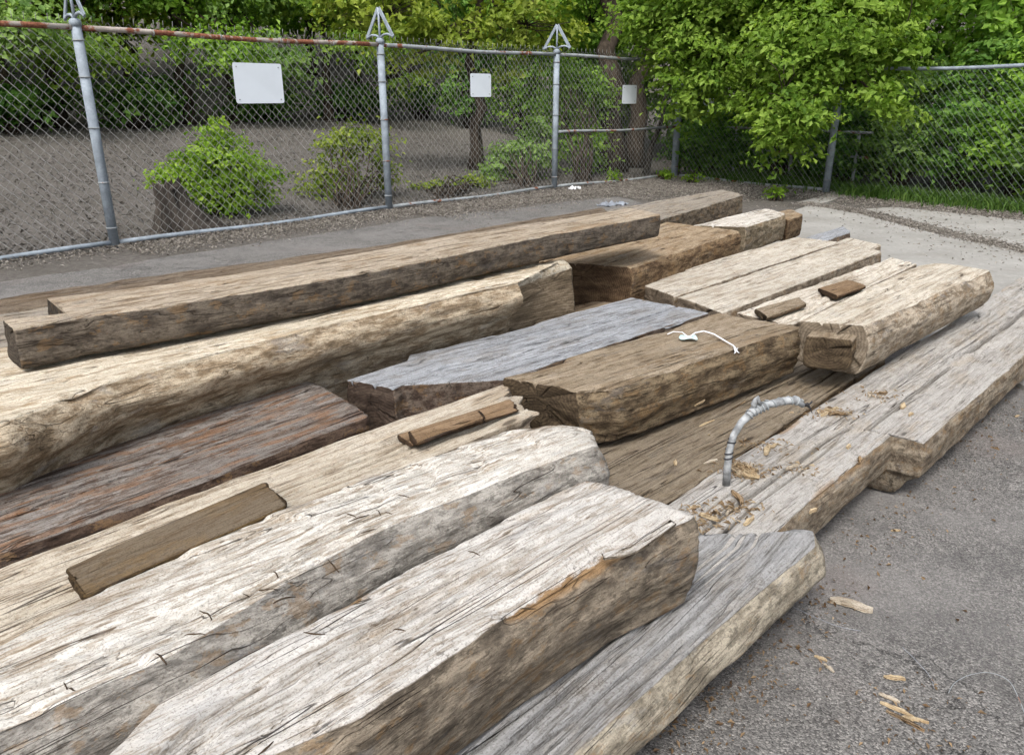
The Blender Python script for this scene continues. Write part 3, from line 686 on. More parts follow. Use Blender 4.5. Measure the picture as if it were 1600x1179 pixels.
t12 = timber('timber', 'thick brown timber with a sloping cut corner and a plastic tag on top', [(-0.028, 2.280, 0.430), (0.171, 2.422, 0.430), (0.191, 2.469, 0.430), (0.845, 3.047, 0.430)],
             [(0.190, 2.173, 0.430), (0.325, 2.206, 0.430), (0.450, 2.304, 0.430), (1.118, 2.852, 0.430)], 0.232, 0.43, W12, NEAR, rp=[(0, 0), (0.012, -0.03), (0.02, -0.1), (0.0, -0.17)], ncrack=4, seed=27, group=GT, chips=0.02, rough=1.3, slope=(0.02, 0))

# tenon block let into the cut end of the ivory timber
tb = timber('tenon', None, [(1.099, 2.751, 0.425), (1.190, 2.887, 0.425)], [(1.253, 2.695, 0.425), (1.352, 2.843, 0.425)], 0.30, 0.425, W12, MID, seed=31, ncrack=0, chips=0.004, rough=0.5)
tb.parent = t10
bpy.context.view_layer.update()
tb.matrix_parent_inverse = t10.matrix_world.inverted()

ps = timber('peeled_strip', None, [(0.170, 1.240, 0.468), (0.226, 1.265, 0.466), (0.320, 1.364, 0.460)], [(0.171, 1.227, 0.468), (0.229, 1.243, 0.466), (0.327, 1.349, 0.460)], 0.456, 0.462, W16, NEAR, seed=33, ncrack=0, chips=0.0, rough=0.4, soft=0)
ps.parent = t16
bpy.context.view_layer.update()
ps.matrix_parent_inverse = t16.matrix_world.inverted()

def board(label, L, Rr, z1, th, mat, seed, group=None, rough=0.35, res=MID, **kw):
    return timber('wooden_board', label, L, Rr, z1 - th, z1, mat, res, ncrack=1, rough=rough, chips=0.006, soft=1, seed=seed, cat='board', group=group, **kw)
board('long mossy brown board lying on the straw pale timber', [(-0.833, 1.225, 0.444), (-0.565, 1.559, 0.444)], [(-0.753, 1.143, 0.444), (-0.487, 1.460, 0.444)], 0.444, 0.022, WB1, 41, res=NEAR, rough=0.2, ragged=0.006)
board('short dark brown board lying on the straw pale timber near its end', [(-0.272, 1.864, 0.435), (-0.099, 2.000, 0.435)], [(-0.244, 1.799, 0.435), (-0.081, 1.950, 0.435)], 0.435, 0.018, WB2, 42, res=NEAR)
board('thin reddish brown board sticking out beneath the short dark brown board', [(-0.306, 1.881, 0.414), (-0.015, 2.135, 0.414)], [(-0.261, 1.821, 0.414), (0.011, 2.055, 0.414)], 0.414, 0.010, WB2, 43, res=NEAR, ragged=0.02)
board('grey-brown block on the near part of the ivory timber', [(1.104, 3.381, 0.362), (1.365, 3.581, 0.362)], [(1.116, 3.241, 0.362), (1.369, 3.472, 0.362)], 0.362, 0.026, W12, 44)
board('brown rectangular block on the middle of the ivory timber', [(1.536, 3.776, 0.362), (1.754, 3.961, 0.362)], [(1.573, 3.618, 0.362), (1.808, 3.831, 0.362)], 0.362, 0.026, WB2, 45)

# ------------------------------------------------------------------ chips, splinters, scraps
def drop(p, up=0.08):
    dg = bpy.context.evaluated_depsgraph_get()
    hit, loc, nrm, *_ = scene.ray_cast(dg, Vector((p[0], p[1], p[2] + up)), Vector((0, 0, -1)), distance=up + 0.12)
    return Vector((p[0], p[1], loc.z if hit else p[2])), (nrm if hit else Vector((0, 0, 1)))

def chip(px, name, label, ln, wd, th, ang, mat=None, group=None, seed=0):
    r_ = random.Random(seed + 900)
    n = 6; vs = []; fs = []
    for i in range(n + 1):
        s = i / n
        w = wd * (0.35 + 0.65 * math.sin(math.pi * min(1, max(0.08, s * 0.9 + 0.05)))) * r_.uniform(0.75, 1.1) * 0.5
        off = r_.uniform(-0.15, 0.15) * wd
        zb = 0.3 * th * math.sin(s * 3.1) + 0.001
        x = (s - 0.5) * ln
        vs += [(x + r_.uniform(-.08, .08) * wd, off - w, zb), (x + r_.uniform(-.08, .08) * wd, off + w, zb), (x, off + w * 0.8, zb + th * r_.uniform(0.7, 1.1)), (x, off - w * 0.8, zb + th * r_.uniform(0.7, 1.1))]
    for i in range(n):
        b = i * 4
        for k in range(4):
            fs.append((b + k, b + 4 + k, b + 4 + (k + 1) % 4, b + (k + 1) % 4))
    fs.append((0, 1, 2, 3)); fs.append((n * 4 + 3, n * 4 + 2, n * 4 + 1, n * 4))
    px, nr = drop(px)
    o = mesh_ob(name, vs, fs, mat or (W_CHIP, W18, W_CHIP, W03)[seed % 4], smooth=False, loc=px)
    o.rotation_euler = (nr.to_track_quat('Z', 'Y').to_matrix() @ Matrix.Rotation(ang + r_.uniform(-.2, .2), 3, 'Z')).to_euler()
    tag(o, label, 'wood chip', group)
    return o

chip((0.900, 1.704, 0.002), 'wood_chip', 'largest wood splinter lying on the asphalt beside the blue-grey timber', 0.105, 0.030, 0.014, R(-25), seed=1)
chip((0.890, 1.436, 0.002), 'wood_chip', 'small orange wood chip on the asphalt near the front', 0.045, 0.014, 0.006, R(-20), seed=2)
for i, (p, ln, an) in enumerate((((0.850, 1.339, 0.002), 0.07, -30), ((0.853, 1.307, 0.002), 0.08, -38), ((0.875, 1.310, 0.006), 0.055, -20), ((0.849, 1.373, 0.002), 0.045, -42))):
    chip(p, 'wood_chip', 'one of a cluster of split wood slivers on the asphalt at lower right', ln, 0.012, 0.005, R(an), seed=10 + i, group='slivers clustered on the asphalt')
for i, p in enumerate(((0.744, 1.503, 0.002), (1.855, 2.674, 0.002), (2.135, 2.989, 0.002), (0.751, 1.470, 0.002), (1.196, 2.081, 0.002))):
    chip(p, 'wood_chip', 'tiny loose wood chip on the asphalt', 0.03, 0.010, 0.004, R(random.uniform(-80, 80)), seed=30 + i, group='tiny chips on the asphalt')
deck = (((0.824, 2.221, 0.235), .055, .020, 10), ((0.701, 2.076, 0.235), .06, .05, 40), ((0.703, 2.017, 0.237), .05, .04, 70), ((0.628, 1.894, 0.235), .06, .022, 55), ((0.624, 1.765, 0.235), .05, .016, -5), ((0.845, 2.076, 0.235), .05, .016, -30),
        ((1.139, 2.533, 0.235), .06, .02, -28), ((1.143, 2.485, 0.235), .06, .02, -35), ((1.098, 2.485, 0.235), .045, .018, 0), ((1.337, 2.671, 0.235), .05, .018, 15), ((1.406, 2.557, 0.235), .05, .02, 35), ((1.390, 2.685, 0.235), .04, .012, -20),
        ((0.524, 1.782, 0.235), .05, .02, 20), ((0.594, 1.822, 0.235), .04, .02, 5), ((1.074, 2.221, 0.235), .03, .015, 5), ((1.079, 2.151, 0.235), .03, .014, 70), ((1.401, 2.485, 0.235), .03, .012, 0), ((2.209, 3.410, 0.235), .03, .014, 80), ((0.795, 1.782, 0.235), .03, .012, 30))
chip((0.806, 2.197, 0.235), 'wood_chip', 'long pale flake on the grey timber just right of the bent cable', 0.075, 0.022, 0.010, R(15), W_CHIP, seed=401)
chip((0.684, 2.050, 0.235), 'wood_chip', 'broad crumbling tan flake at the foot of the bent cable', 0.085, 0.055, 0.016, R(45), W_CHIP, seed=402)
for i, (p, ln, wd, an) in enumerate(deck):
    chip(p, 'wood_chip', 'loose tan wood chip on the long grey timber near the bent cable', ln * 1.0, wd * .85, 0.008, R(an), seed=60 + i, group='chips on the long grey timber')
for i, (p, ln) in enumerate((((0.669, 2.415, 0.205), .08), ((0.807, 2.557, 0.205), .09), ((0.649, 2.470, 0.205), .05), ((0.610, 2.123, 0.205), .05), ((0.500, 2.114, 0.205), .035), ((1.240, 2.982, 0.205), .09), ((0.892, 2.650, 0.205), .05))):
    chip(p, 'wood_splinter', 'pale straw splinter on the dirty brown timber behind the bent cable', ln, 0.012, 0.005, R(random.uniform(-30, 50)), seed=90 + i, group='splinters on the dirty brown timber')

# dark strips standing in for shadowed axe cuts on the bleached timbers (parts of them)
def cut_shade(par, p, ln, an, seed):
    r_ = random.Random(seed); pts, rr_ = [], []
    bend = r_.uniform(-0.25, 0.25)
    for k in range(9):
        f = k / 8 - 0.5; a_ = an + bend * f
        q, nr = drop((p[0] + f * ln * math.cos(a_), p[1] + f * ln * math.sin(a_), p[2]))
        pts.append(q + nr * 0.0006); rr_.append(0.0005 + 0.0012 * math.cos(f * 3.0) * r_.uniform(0.7, 1.2))
    b = pts[4]
    o = MB().tube([q - b for q in pts], rr_, 5).build('axe_cut_shade', W_DARK)
    o.location = b; o.parent = par; o.matrix_parent_inverse = par.matrix_world.inverted()
    return o
bpy.context.view_layer.update()
for i, (p, ln, an) in enumerate((((-0.450, 1.157, 0.455), .06, 15), ((-0.409, 1.154, 0.455), .045, 48), ((-0.523, 1.038, 0.455), .04, -5), ((-0.551, 0.981, 0.455), .025, -30), ((-0.523, 1.093, 0.455), .03, -22), ((-0.320, 1.403, 0.455), .05, 40), ((-0.338, 1.416, 0.455), .03, -30),
                                ((-0.271, 1.430, 0.455), .04, -25), ((-0.341, 1.255, 0.455), .025, -28), ((-0.662, 0.918, 0.455), .035, -35), ((-0.436, 1.207, 0.455), .025, -35), ((-0.291, 1.352, 0.455), .03, 35), ((-0.239, 1.500, 0.455), .03, -25))):
    cut_shade(t17, p, ln, R(an), 200 + i)
for i, (p, ln, an) in enumerate((((-0.322, 1.027, 0.455), .04, -15), ((-0.188, 1.038, 0.455), .03, -20), ((0.028, 1.120, 0.455), .03, 20), ((-0.073, 1.260, 0.455), .025, -20), ((0.230, 1.286, 0.455), .05, 40), ((0.252, 1.309, 0.455), .05, 38), ((-0.329, 0.792, 0.455), .03, 60))):
    cut_shade(t16, p, ln, R(an), 240 + i)

# torn bark flake along the edge of the front timber
# ------------------------------------------------------------------ bent cable standing on the grey timber
c0_ = Vector((0.612, 1.953, 0.225))
cr = empty('bent_cable', c0_, 'whitish wire-wrapped cable stub bent over, standing on the long grey timber', 'cable')
path = [Vector(p) for p in ((0.618, 1.972, 0.215), (0.611, 1.955, 0.269), (0.612, 1.960, 0.327), (0.623, 1.970, 0.372), (0.645, 1.985, 0.404), (0.679, 2.000, 0.431), (0.725, 2.015, 0.447), (0.775, 2.030, 0.452), (0.813, 2.040, 0.450), (0.837, 2.045, 0.432))]
rel = [p - c0_ for p in path]
rad = [0.0115, 0.0108, 0.010, 0.0098, 0.0102, 0.0125, 0.0108, 0.0112, 0.0108, 0.008]
MB().tube(rel, rad, 12).build('cable_sheath', M_CABLE, cr)
def along(f):
    k = min(int(f), len(rel) - 2); return rel[k].lerp(rel[k + 1], f - k), (rel[k + 1] - rel[k]).normalized()
def wrap(f0, f1, turns, r, mat, name):
    pts = []
    for i in range(turns * 10 + 1):
        f = f0 + (f1 - f0) * i / (turns * 10)
        p, tdir = along(f)
        a = tdir.cross(Vector((0.3, 1, 0.2))).normalized(); b = tdir.cross(a)
        th = 2 * math.pi * i / 10
        pts.append(p + (a * math.cos(th) + b * math.sin(th)) * r)
    MB().tube(pts, 0.0022, 5).build(name, mat, cr)
wrap(4.6, 6.0, 6, 0.0135, M_RAIL, 'wrapping_wire')
wrap(1.6, 2.1, 2, 0.0112, M_DARK, 'wrapping_wire')
wrap(2.5, 2.75, 1, 0.0112, M_DARK, 'wrapping_wire')
wrap(6.2, 8.6, 4, 0.0118, M_RAIL, 'wrapping_wire')
kn = along(5.1)[0]
MB().tube([kn + Vector(v) for v in ((0, 0, .008), (-.004, .0, .022), (.001, 0, .036), (.006, .002, .042), (.010, .002, .030), (.016, 0, .018))], [.007, .009, .006, .005, .005, .004], 6).build('twisted_wire_end', M_CABLE, cr)
for i in range(7):
    e_ = rel[-1]; a_ = random.uniform(-0.9, 0.9)
    MB().tube([e_, e_ + Vector((.012, 0.004 * i - .012, random.uniform(-.006, .010))), e_ + Vector((.022, 0.006 * i - .018, random.uniform(-.022, .018)))], [.0035, .002, .0012], 4).build('frayed_strand', M_DARK, cr)

# ------------------------------------------------------------------ plastic tag and cord on the brown timber
tg = Vector((0.642, 2.669, 0.438))
te = empty('plastic_tag', tg, 'pale teal plastic tag with a white cord on the thick brown timber', 'tag')
vs = []; fs = []
nn = 14
for i in range(nn):
    a_ = 2 * math.pi * i / nn
    vs.append((0.034 * math.cos(a_) * random.uniform(.9, 1.1), 0.024 * math.sin(a_) * random.uniform(.85, 1.1), 0.004 + 0.004 * math.sin(3 * a_)))
vs += [(x * 0.9, y * 0.9, z + 0.004) for x, y, z in vs]
fs = [tuple(range(nn))[::-1], tuple(range(nn, 2 * nn))] + [(i, (i + 1) % nn, nn + (i + 1) % nn, nn + i) for i in range(nn)]
mesh_ob('tag_disc', vs, fs, M_TEAL, te, False)
cord = [Vector(p) - tg for p in ((0.638, 2.652, 0.448), (0.674, 2.711, 0.447), (0.716, 2.749, 0.443), (0.745, 2.712, 0.442), (0.766, 2.629, 0.441), (0.780, 2.576, 0.441), (0.773, 2.512, 0.441))]
MB().tube(cord, 0.0028, 6).build('cord', M_WHITE, te)
MB().tube([Vector(p) - tg for p in ((0.639, 2.656, 0.447), (0.632, 2.733, 0.443), (0.602, 2.747, 0.441), (0.574, 2.715, 0.441))], 0.002, 5).build('cord', M_WHITE, te)
for q in ((0.759, 2.491, 0.441), (0.778, 2.498, 0.441), (0.789, 2.554, 0.441)):
    MB().tube([cord[-2], cord[-1].lerp(Vector(q) - tg, 0.5), Vector(q) - tg], [.0026, .002, .0012], 5).build('cord_strand', M_WHITE, te)

# loose wires on the asphalt
def wire(label, pts, r, mat):
    b = Vector(pts[0]); ps = [Vector(p) - b for p in pts]; fine = []
    for i in range(len(ps) - 1):
        p0, p1, p2, p3 = ps[max(i - 1, 0)], ps[i], ps[i + 1], ps[min(i + 2, len(ps) - 1)]
        for k in range(6):
            t = k / 6
            fine.append(0.5 * ((2 * p1) + (p2 - p0) * t + (2 * p0 - 5 * p1 + 4 * p2 - p3) * t * t + (3 * p1 - p0 - 3 * p2 + p3) * t ** 3))
    fine.append(ps[-1])
    o = MB().tube(fine, r, 6).build('loose_wire', mat); o.location = b
    return tag(o, label, 'wire')
wire('pale thin wire curled on the asphalt at the right edge', [(0.985, 1.381, 0.004), (1.010, 1.404, 0.012), (1.051, 1.420, 0.020), (1.100, 1.428, 0.020), (1.137, 1.412, 0.012), (1.132, 1.363, 0.006), (1.116, 1.309, 0.004), (1.111, 1.256, 0.004)], 0.0008, M_RAIL)
wire('thin wire strand on the asphalt beside the rounded grey end', [(0.742, 1.690, 0.004), (0.778, 1.651, 0.006), (0.828, 1.611, 0.005), (0.879, 1.596, 0.003)], 0.0006, M_GREYP)
wire('faint thin wire strand on the asphalt below the largest splinter', [(0.955, 1.536, 0.003), (0.963, 1.489, 0.005), (0.970, 1.436, 0.004), (0.961, 1.396, 0.003)], 0.0006, M_GREYP)

# ------------------------------------------------------------------ fences
def v3(p, z): return Vector((p[0], p[1], z))

def chain_mesh(par, base, p, q, z0, z1, mat, w=0.085, h=0.09, r=0.0029):
    """woven diamond mesh between two posts, as zig-zag wires"""
    ln = np.linalg.norm(q - p); u = (q - p) / ln; nr = np.array([-u[1], u[0]])
    c = w / 2; dz = h / 2
    nw = int(ln / c); rows = int((z1 - z0) / dz)
    Vs, Fs = [], []
    ang = np.array([0, 2.094, 4.189])
    for i in range(nw):
        j = np.arange(rows + 1)
        par_ = (j + i) % 2
        x = (i + par_) * c + 0.004 * np.sin(j * 1.7 + i * 2.3)
        dep = np.where(par_ == 0, -0.004, 0.004) + 0.012 * math.sin(i * 0.11)
        z = z0 + j * dz
        pts = np.stack([p[0] + u[0] * x + nr[0] * dep - base[0], p[1] + u[1] * x + nr[1] * dep - base[1], z], -1)
        b0 = len(Vs) * 0
        ring = []
        for a in ang:
            ring.append(pts + r * (math.cos(a) * np.array([nr[0], nr[1], 0]) + math.sin(a) * np.array([u[0] * .8, u[1] * .8, .6])))
        Vs.append(np.stack(ring, 1).reshape(-1, 3))
        k = np.arange(3); k_ = (k + 1) % 3
        i0 = np.arange(rows)[:, None] * 3 + i * (rows + 1) * 3
        Fs.append(np.stack([i0 + k, i0 + k_, i0 + 3 + k_, i0 + 3 + k], -1).reshape(-1, 4))
    o = np_mesh('chain_link_mesh', np.vstack(Vs), np.vstack(Fs), mat, par)
    o['kind'] = 'stuff'
    return o

def post(par, base, p, h, r=0.042, arm=True, u=None, mat=M_GALV):
    b = v3(p, -0.05) - base
    o = MB().tube([b, b + Vector((0, 0, h + 0.05))], r, 16).build('post', mat, par)
    for z in (0.16, 0.55, 1.0, 1.4, h - 0.14):
        c = v3(p, z) - base
        MB().tube([c, c + Vector((0, 0, 0.012))], r + 0.006, 14).build('tension_band', M_RAIL, o)
    c = v3(p, h) - base
    MB().tube([c + Vector((0, 0, -0.03)), c + Vector((0, 0, 0.01)), c + Vector((0, 0, 0.03))], [r + 0.006, r + 0.006, r * 0.6], 14).build('post_cap', mat, o)
    if arm:
        a = Vector((arm[0], arm[1], 0)); t_ = c + Vector((0, 0, 0.03)); half = 0.24; top = 0.295
        ar = MB().tube([t_ - Vector((0, 0, 0.04)), t_ + Vector((0, 0, top))], 0.012, 8).build('barbed_wire_arm', mat, par)
        def strip(p0, p1, wd=0.020, th=0.006):
            d = (p1 - p0); m_ = MB(); x = d.normalized(); y = x.cross(a.cross(Vector((0, 0, 1)))).normalized(); zc = x.cross(y)
            M = Matrix((x, y, zc)).transposed().to_4x4(); M.translation = p0
            return m_.box((0, -wd, -th), (d.length, wd, th), M)
        for s_ in (-1, 1):
            strip(t_ + a * s_ * half, t_ + Vector((0, 0, top)) + a * s_ * 0.008).build('arm_strip', mat, ar, False)
            pts = [t_ + a * s_ * half * f + Vector((0, 0, 0.035 * math.sin(math.pi * f))) for f in (0.05, 0.3, 0.6, 0.85, 1.0)]
            MB().tube(pts, 0.012, 8).build('arm_bracket', mat, ar)
    return o

def rail(par, base, p, q, z, r, mat, name):
    pts = [v3(p + (q - p) * f, z - 0.012 * math.sin(math.pi * f) + (0.006 * math.sin(9 * f))) - base for f in np.linspace(0, 1, 9)]
    return MB().tube(pts, r, 12).build(name, mat, par)

LH = 1.82
f1base = v3(FP[0], 0)
fence1 = empty('chain_link_fence', f1base, 'long galvanised chain-link fence with triangular post tops behind the timber stack', 'fence')
chainpts = [FPm, FP0, FP[0], FP[1], FP[2], FP[3]]
armdir = tuple(lnrm)
for i, p in enumerate(chainpts):
    post(fence1, f1base, p, LH + (0.10 if i == 5 else 0), 0.055 if i == 5 else 0.041, armdir if i < 5 else None)
for i in range(len(chainpts) - 1):
    p, q = chainpts[i], chainpts[i + 1]
    rail(fence1, f1base, p, q, LH - 0.04, 0.022, M_RUST if i < 3 else M_RAIL, 'top_rail')
    rail(fence1, f1base, p, q, 0.035, 0.021, M_RAIL if i > 2 else M_GALV, 'bottom_rail')
    if i == 4: rail(fence1, f1base, p, q, 0.78, 0.019, M_RAIL, 'middle_rail')
    chain_mesh(fence1, f1base, p, q, 0.03, LH + 0.03, M_WIRE)
    ln = np.linalg.norm(q - p)
    m_ = MB()
    for k in range(int(ln / 0.085)):
        c = v3(p + (q - p) * ((k + 0.5) * 0.085 / ln), LH) - f1base
        m_.tube([c, c + Vector((0.004, 0, 0.055))], [0.0035, 0.002], 4)
    tw = m_.build('barb_ends', M_WIRE, fence1); tw['kind'] = 'stuff'
    u = Vector(((q - p)[0] / ln, (q - p)[1] / ln, 0))
    for k in range(1, 5):
        c = v3(p + (q - p) * k / 5, LH - 0.05) - f1base
        MB().tube([c - u * .006, c + u * .006], 0.027, 10).build('tie_wire', M_WIRE, fence1)

RH = 1.60
f2base = v3(FP[4], 0)
fence2 = empty('chain_link_fence', f2base, 'chain-link fence running right from the corner, half hidden by leafy branches', 'fence')
for p in (FP[4], FP5, FP6):
    post(fence2, f2base, p, RH + 0.02, 0.048, None)
corner2 = FP[3] + rdir * 0.12
seq = [corner2, FP[4], FP5, FP6]
for i in range(3):
    p, q = seq[i], seq[i + 1]
    rail(fence2, f2base, p, q, RH - 0.02, 0.021, M_GALV, 'top_rail')
    if i == 0:
        rail(fence2, f2base, p, q, 0.03, 0.021, M_RAIL, 'bottom_rail')
    chain_mesh(fence2, f2base, p, q, 0.02, RH + 0.02, M_WIRE2 if i else M_WIRE)

# low pipe railing standing behind the corner bay
rb = v3(FP[3] + rdir * 0.9 + rnrm * 0.9, 0)
railing = empty('pipe_railing', rb, 'dull pipe railing behind the corner bay of the fence', 'railing')
for k in range(3):
    c = Vector((rdir[0], rdir[1], 0)) * (k * 1.05 - 0.4)
    MB().tube([c + Vector((0, 0, -0.05)), c + Vector((0, 0, 0.78))], 0.024, 10).build('upright', M_RAIL, railing)
for z in (0.42, 0.76):
    c = Vector((rdir[0], rdir[1], 0))
    MB().tube([c * -0.6 + Vector((0, 0, z)), c * 1.9 + Vector((0, 0, z))], 0.02, 10).build('rail', M_RAIL, railing)

# blank white signs hung on the mesh
def sign(label, px0, px1, p, q, zc, w, h, t):
    u = (q - p) / np.linalg.norm(q - p); nr = np.array([u[1], -u[0]])
    if nr @ (-p) < 0: nr = -nr
    c = p + (q - p) * t + nr * 0.02
    M = Matrix(((u[0], nr[0], 0), (u[1], nr[1], 0), (0, 0, 1))).to_4x4()
    vs, fs = [], []
    rr_ = 0.02; seg = []
    for cx, cz, a0 in ((w / 2 - rr_, h / 2 - rr_, 0), (-w / 2 + rr_, h / 2 - rr_, 90), (-w / 2 + rr_, -h / 2 + rr_, 180), (w / 2 - rr_, -h / 2 + rr_, 270)):
        for k in range(5):
            a = R(a0 + k * 22.5); seg.append((cx + rr_ * math.cos(a), cz + rr_ * math.sin(a)))
    n = len(seg)
    vs = [M @ Vector((x, 0, z)) for x, z in seg] + [M @ Vector((x, 0.004, z)) for x, z in seg]
    fs = [tuple(range(n)), tuple(range(n, 2 * n))[::-1]] + [(i, i + n, (i + 1) % n + n, (i + 1) % n) for i in range(n)]
    root = empty('blank_sign', v3(c, zc), label, 'sign', 'blank signs on the fences')
    mesh_ob('panel', vs, fs, M_SIGN, root, False)
    for sx in (-1, 1):
        for sz in (-1, 1):
            b = M @ Vector((sx * (w / 2 - 0.035), 0, sz * (h / 2 - 0.035)))
            nv = Vector((nr[0], nr[1], 0))
            MB().tube([b + nv * 0.0, b + nv * 0.008], 0.006, 8).build('bolt', M_RAIL, root)
    return root

sign('large blank white sign on the nearest fence bay', 0, 0, FP[0], FP[1], 1.372, 0.52, 0.365, 0.508)
sign('blank white sign on the fence bay right of the middle post', 0, 0, FP[1], FP[2], 1.378, 0.355, 0.272, 0.507)
sign('small blank white sign on the last long-fence bay before the corner', 0, 0, FP[2], FP[3], 1.272, 0.315, 0.262, 0.55)
sign('pale sign half hidden by leaves on the corner bay of the back fence', 0, 0, FP[3], FP[4], 1.12, 0.26, 0.2, 0.21)

# ------------------------------------------------------------------ vegetation
def leaves(name, C, Nrm, size, tint, mat, parent=None, aspect=0.62, rs=None):
    """many folded leaf blades: C centres, Nrm facing directions"""
    rs = rs or rng
    n = len(C)
    Nrm = Nrm / (np.linalg.norm(Nrm, axis=1, keepdims=True) + 1e-9)
    r_ = rs.normal(size=(n, 3)); U = r_ - (r_ * Nrm).sum(1, keepdims=True) * Nrm
    U /= np.linalg.norm(U, axis=1, keepdims=True) + 1e-9
    Wd = np.cross(Nrm, U)
    s_ = size[:, None]
    fold = rs.uniform(0.05, 0.28, (n, 1)) * s_
    base = C - U * s_ * 0.5; tip = C + U * s_ * 0.5 - Nrm * fold * 0.8
    lf = C - U * s_ * 0.06 + Wd * s_ * aspect * 0.5 + Nrm * fold
    rt = C - U * s_ * 0.06 - Wd * s_ * aspect * 0.5 + Nrm * fold
    Vv = np.stack([base, rt, tip, lf], 1).reshape(-1, 3)
    i = np.arange(n)[:, None] * 4
    F = np.concatenate([i + np.array([[0, 1, 2]]), i + np.array([[0, 2, 3]])], 0)
    t = np.repeat(np.clip(tint, 0, 1), 4)
    return np_mesh(name, Vv, F, mat, parent, smooth=False, attrs={'tint': ('FLOAT', t)})

def sprays(ells, nclump, nleaf, size, rs, droop=0.25, spread=0.22, shell=(0.45, 1.05), tb=0.45, flat=0.35):
    """leaf sprays filling a set of ellipsoids (centre, radii, weight)"""
    w = np.array([e[2] if len(e) > 2 else e[1][0] * e[1][1] * e[1][2] for e in ells], float); w /= w.sum()
    idx = rs.choice(len(ells), nclump, p=w)
    ctr = np.array([e[0] for e in ells], float)[idx]; rad = np.array([e[1] for e in ells], float)[idx]
    dr = rs.normal(size=(nclump, 3)); dr /= np.linalg.norm(dr, axis=1, keepdims=True)
    rr_ = rs.uniform(shell[0] ** 2, shell[1] ** 2, nclump) ** 0.5
    lump = 0.80 + 0.42 * fbm(dr * 1.9 + idx[:, None] * 3.3, 2, 4)
    cc = ctr + dr * rad * (rr_ * lump)[:, None]
    out = dr * np.array([1, 1, 0.3]); out /= np.linalg.norm(out, axis=1, keepdims=True) + 1e-9
    ax = out + np.array([0, 0, -droop]) + rs.normal(size=(nclump, 3)) * 0.35
    ax /= np.linalg.norm(ax, axis=1, keepdims=True)
    k = rs.uniform(-0.5, 0.5, (nclump, nleaf, 1))
    sp = spread * rs.uniform(0.6, 1.5, (nclump, 1, 1))
    lat = rs.normal(size=(nclump, nleaf, 3)) * np.array([1, 1, flat]) * sp * 0.38
    C = cc[:, None] + ax[:, None] * k * sp * 2.0 + lat
    Nn = np.array([0, 0, 0.75]) + out[:, None] * 0.75 + rs.normal(size=(nclump, nleaf, 3)) * 0.45
    ct = tb + 0.26 * rs.normal(size=(nclump, 1))
    # small sprays catch more light high and outside only through the light itself; tint scatters at random round tb
    tint = ct + 0.16 * rs.normal(size=(nclump, nleaf))
    sz = size * rs.uniform(0.45, 1.35, (nclump, nleaf))
    return cc, C.reshape(-1, 3), Nn.reshape(-1, 3), sz.ravel(), tint.ravel()

def limb(m_, a, b, r0, r1, rs, n=6, wob=0.08, sides=7):
    a = np.array(a, float); b = np.array(b, float); ln = np.linalg.norm(b - a); pts = []; rr_ = []
    for i in range(n + 1):
        f = i / n
        p = a + (b - a) * f + (rs.normal(size=3) * wob * ln * math.sin(math.pi * f))
        p[2] += 0.10 * ln * math.sin(math.pi * f) * 0.6
        pts.append(tuple(p)); rr_.append(r0 + (r1 - r0) * f)
    m_.tube(pts, rr_, sides)
    return pts

def tree(name, label, base, trunk_top, r0, ells, nclump, nleaf, size, lmat, seed, group=None, bmat=None, cat='tree', twigs=60, **kw):
    rs = np.random.default_rng(seed)
    base = np.array(base, float); base[2] = ground_z(base[0], base[1]) - 0.05
    root = empty(name, base, label, cat, group)
    m_ = MB(); tt = np.array(trunk_top, float) - base
    # flared trunk
    pts, rr_ = [], []
    for i in range(11):
        f = i / 10
        p = tt * f + rs.normal(size=3) * 0.02 * np.linalg.norm(tt) * math.sin(math.pi * f)
        pts.append(tuple(p)); rr_.append(r0 * (1.0 - 0.5 * f + 0.6 * math.exp(-f * 14)))
    m_.tube(pts, rr_, 12)
    m_.build('trunk', bmat or M_BARK, root)
    cc, C, Nn, sz, tn = sprays(ells, nclump, nleaf, size, rs, **kw)
    lm = MB()
    for e in ells:
        f = rs.uniform(0.55, 0.98); st = tt * f
        limb(lm, st, np.array(e[0]) - base, r0 * 0.36, r0 * 0.10, rs)
    for j in rs.choice(len(cc), min(twigs, len(cc)), replace=False):
        e = min(ells, key=lambda e_: np.linalg.norm(np.array(e_[0]) - cc[j]))
        limb(lm, np.array(e[0]) - base, cc[j] - base, max(0.008, r0 * 0.08), 0.004, rs, 3, 0.06, 4)
    lm.build('limbs', bmat or M_BARK, root)
    leaves('crown', C - base, Nn, sz, tn, lmat, root, rs=rs)
    return root

def shrub(name, label, base, ells, nclump, nleaf, size, lmat, seed, group=None, cat='shrub', stems=9, **kw):
    rs = np.random.default_rng(seed)
    base = np.array(base, float); base[2] = ground_z(base[0], base[1]) - 0.03
    root = empty(name, base, label, cat, group)
    cc, C, Nn, sz, tn = sprays(ells, nclump, nleaf, size, rs, **kw)
    lm = MB()
    for j in rs.choice(len(cc), min(stems * 3, len(cc)), replace=False):
        limb(lm, rs.normal(size=3) * np.array([.07, .07, 0]), cc[j] - base, 0.014, 0.004, rs, 5, 0.05, 4)
    lm.build('stems', M_BARK, root)
    keep = C[:, 2] > ground_h(C[:, 0], C[:, 1])
    leaves('foliage', (C - base)[keep], Nn[keep], sz[keep], tn[keep], lmat, root, rs=rs)
    return root

def E(c, rx, ry, rz, w=None):
    return (c, (rx, ry, rz)) if w is None else (c, (rx, ry, rz), w)

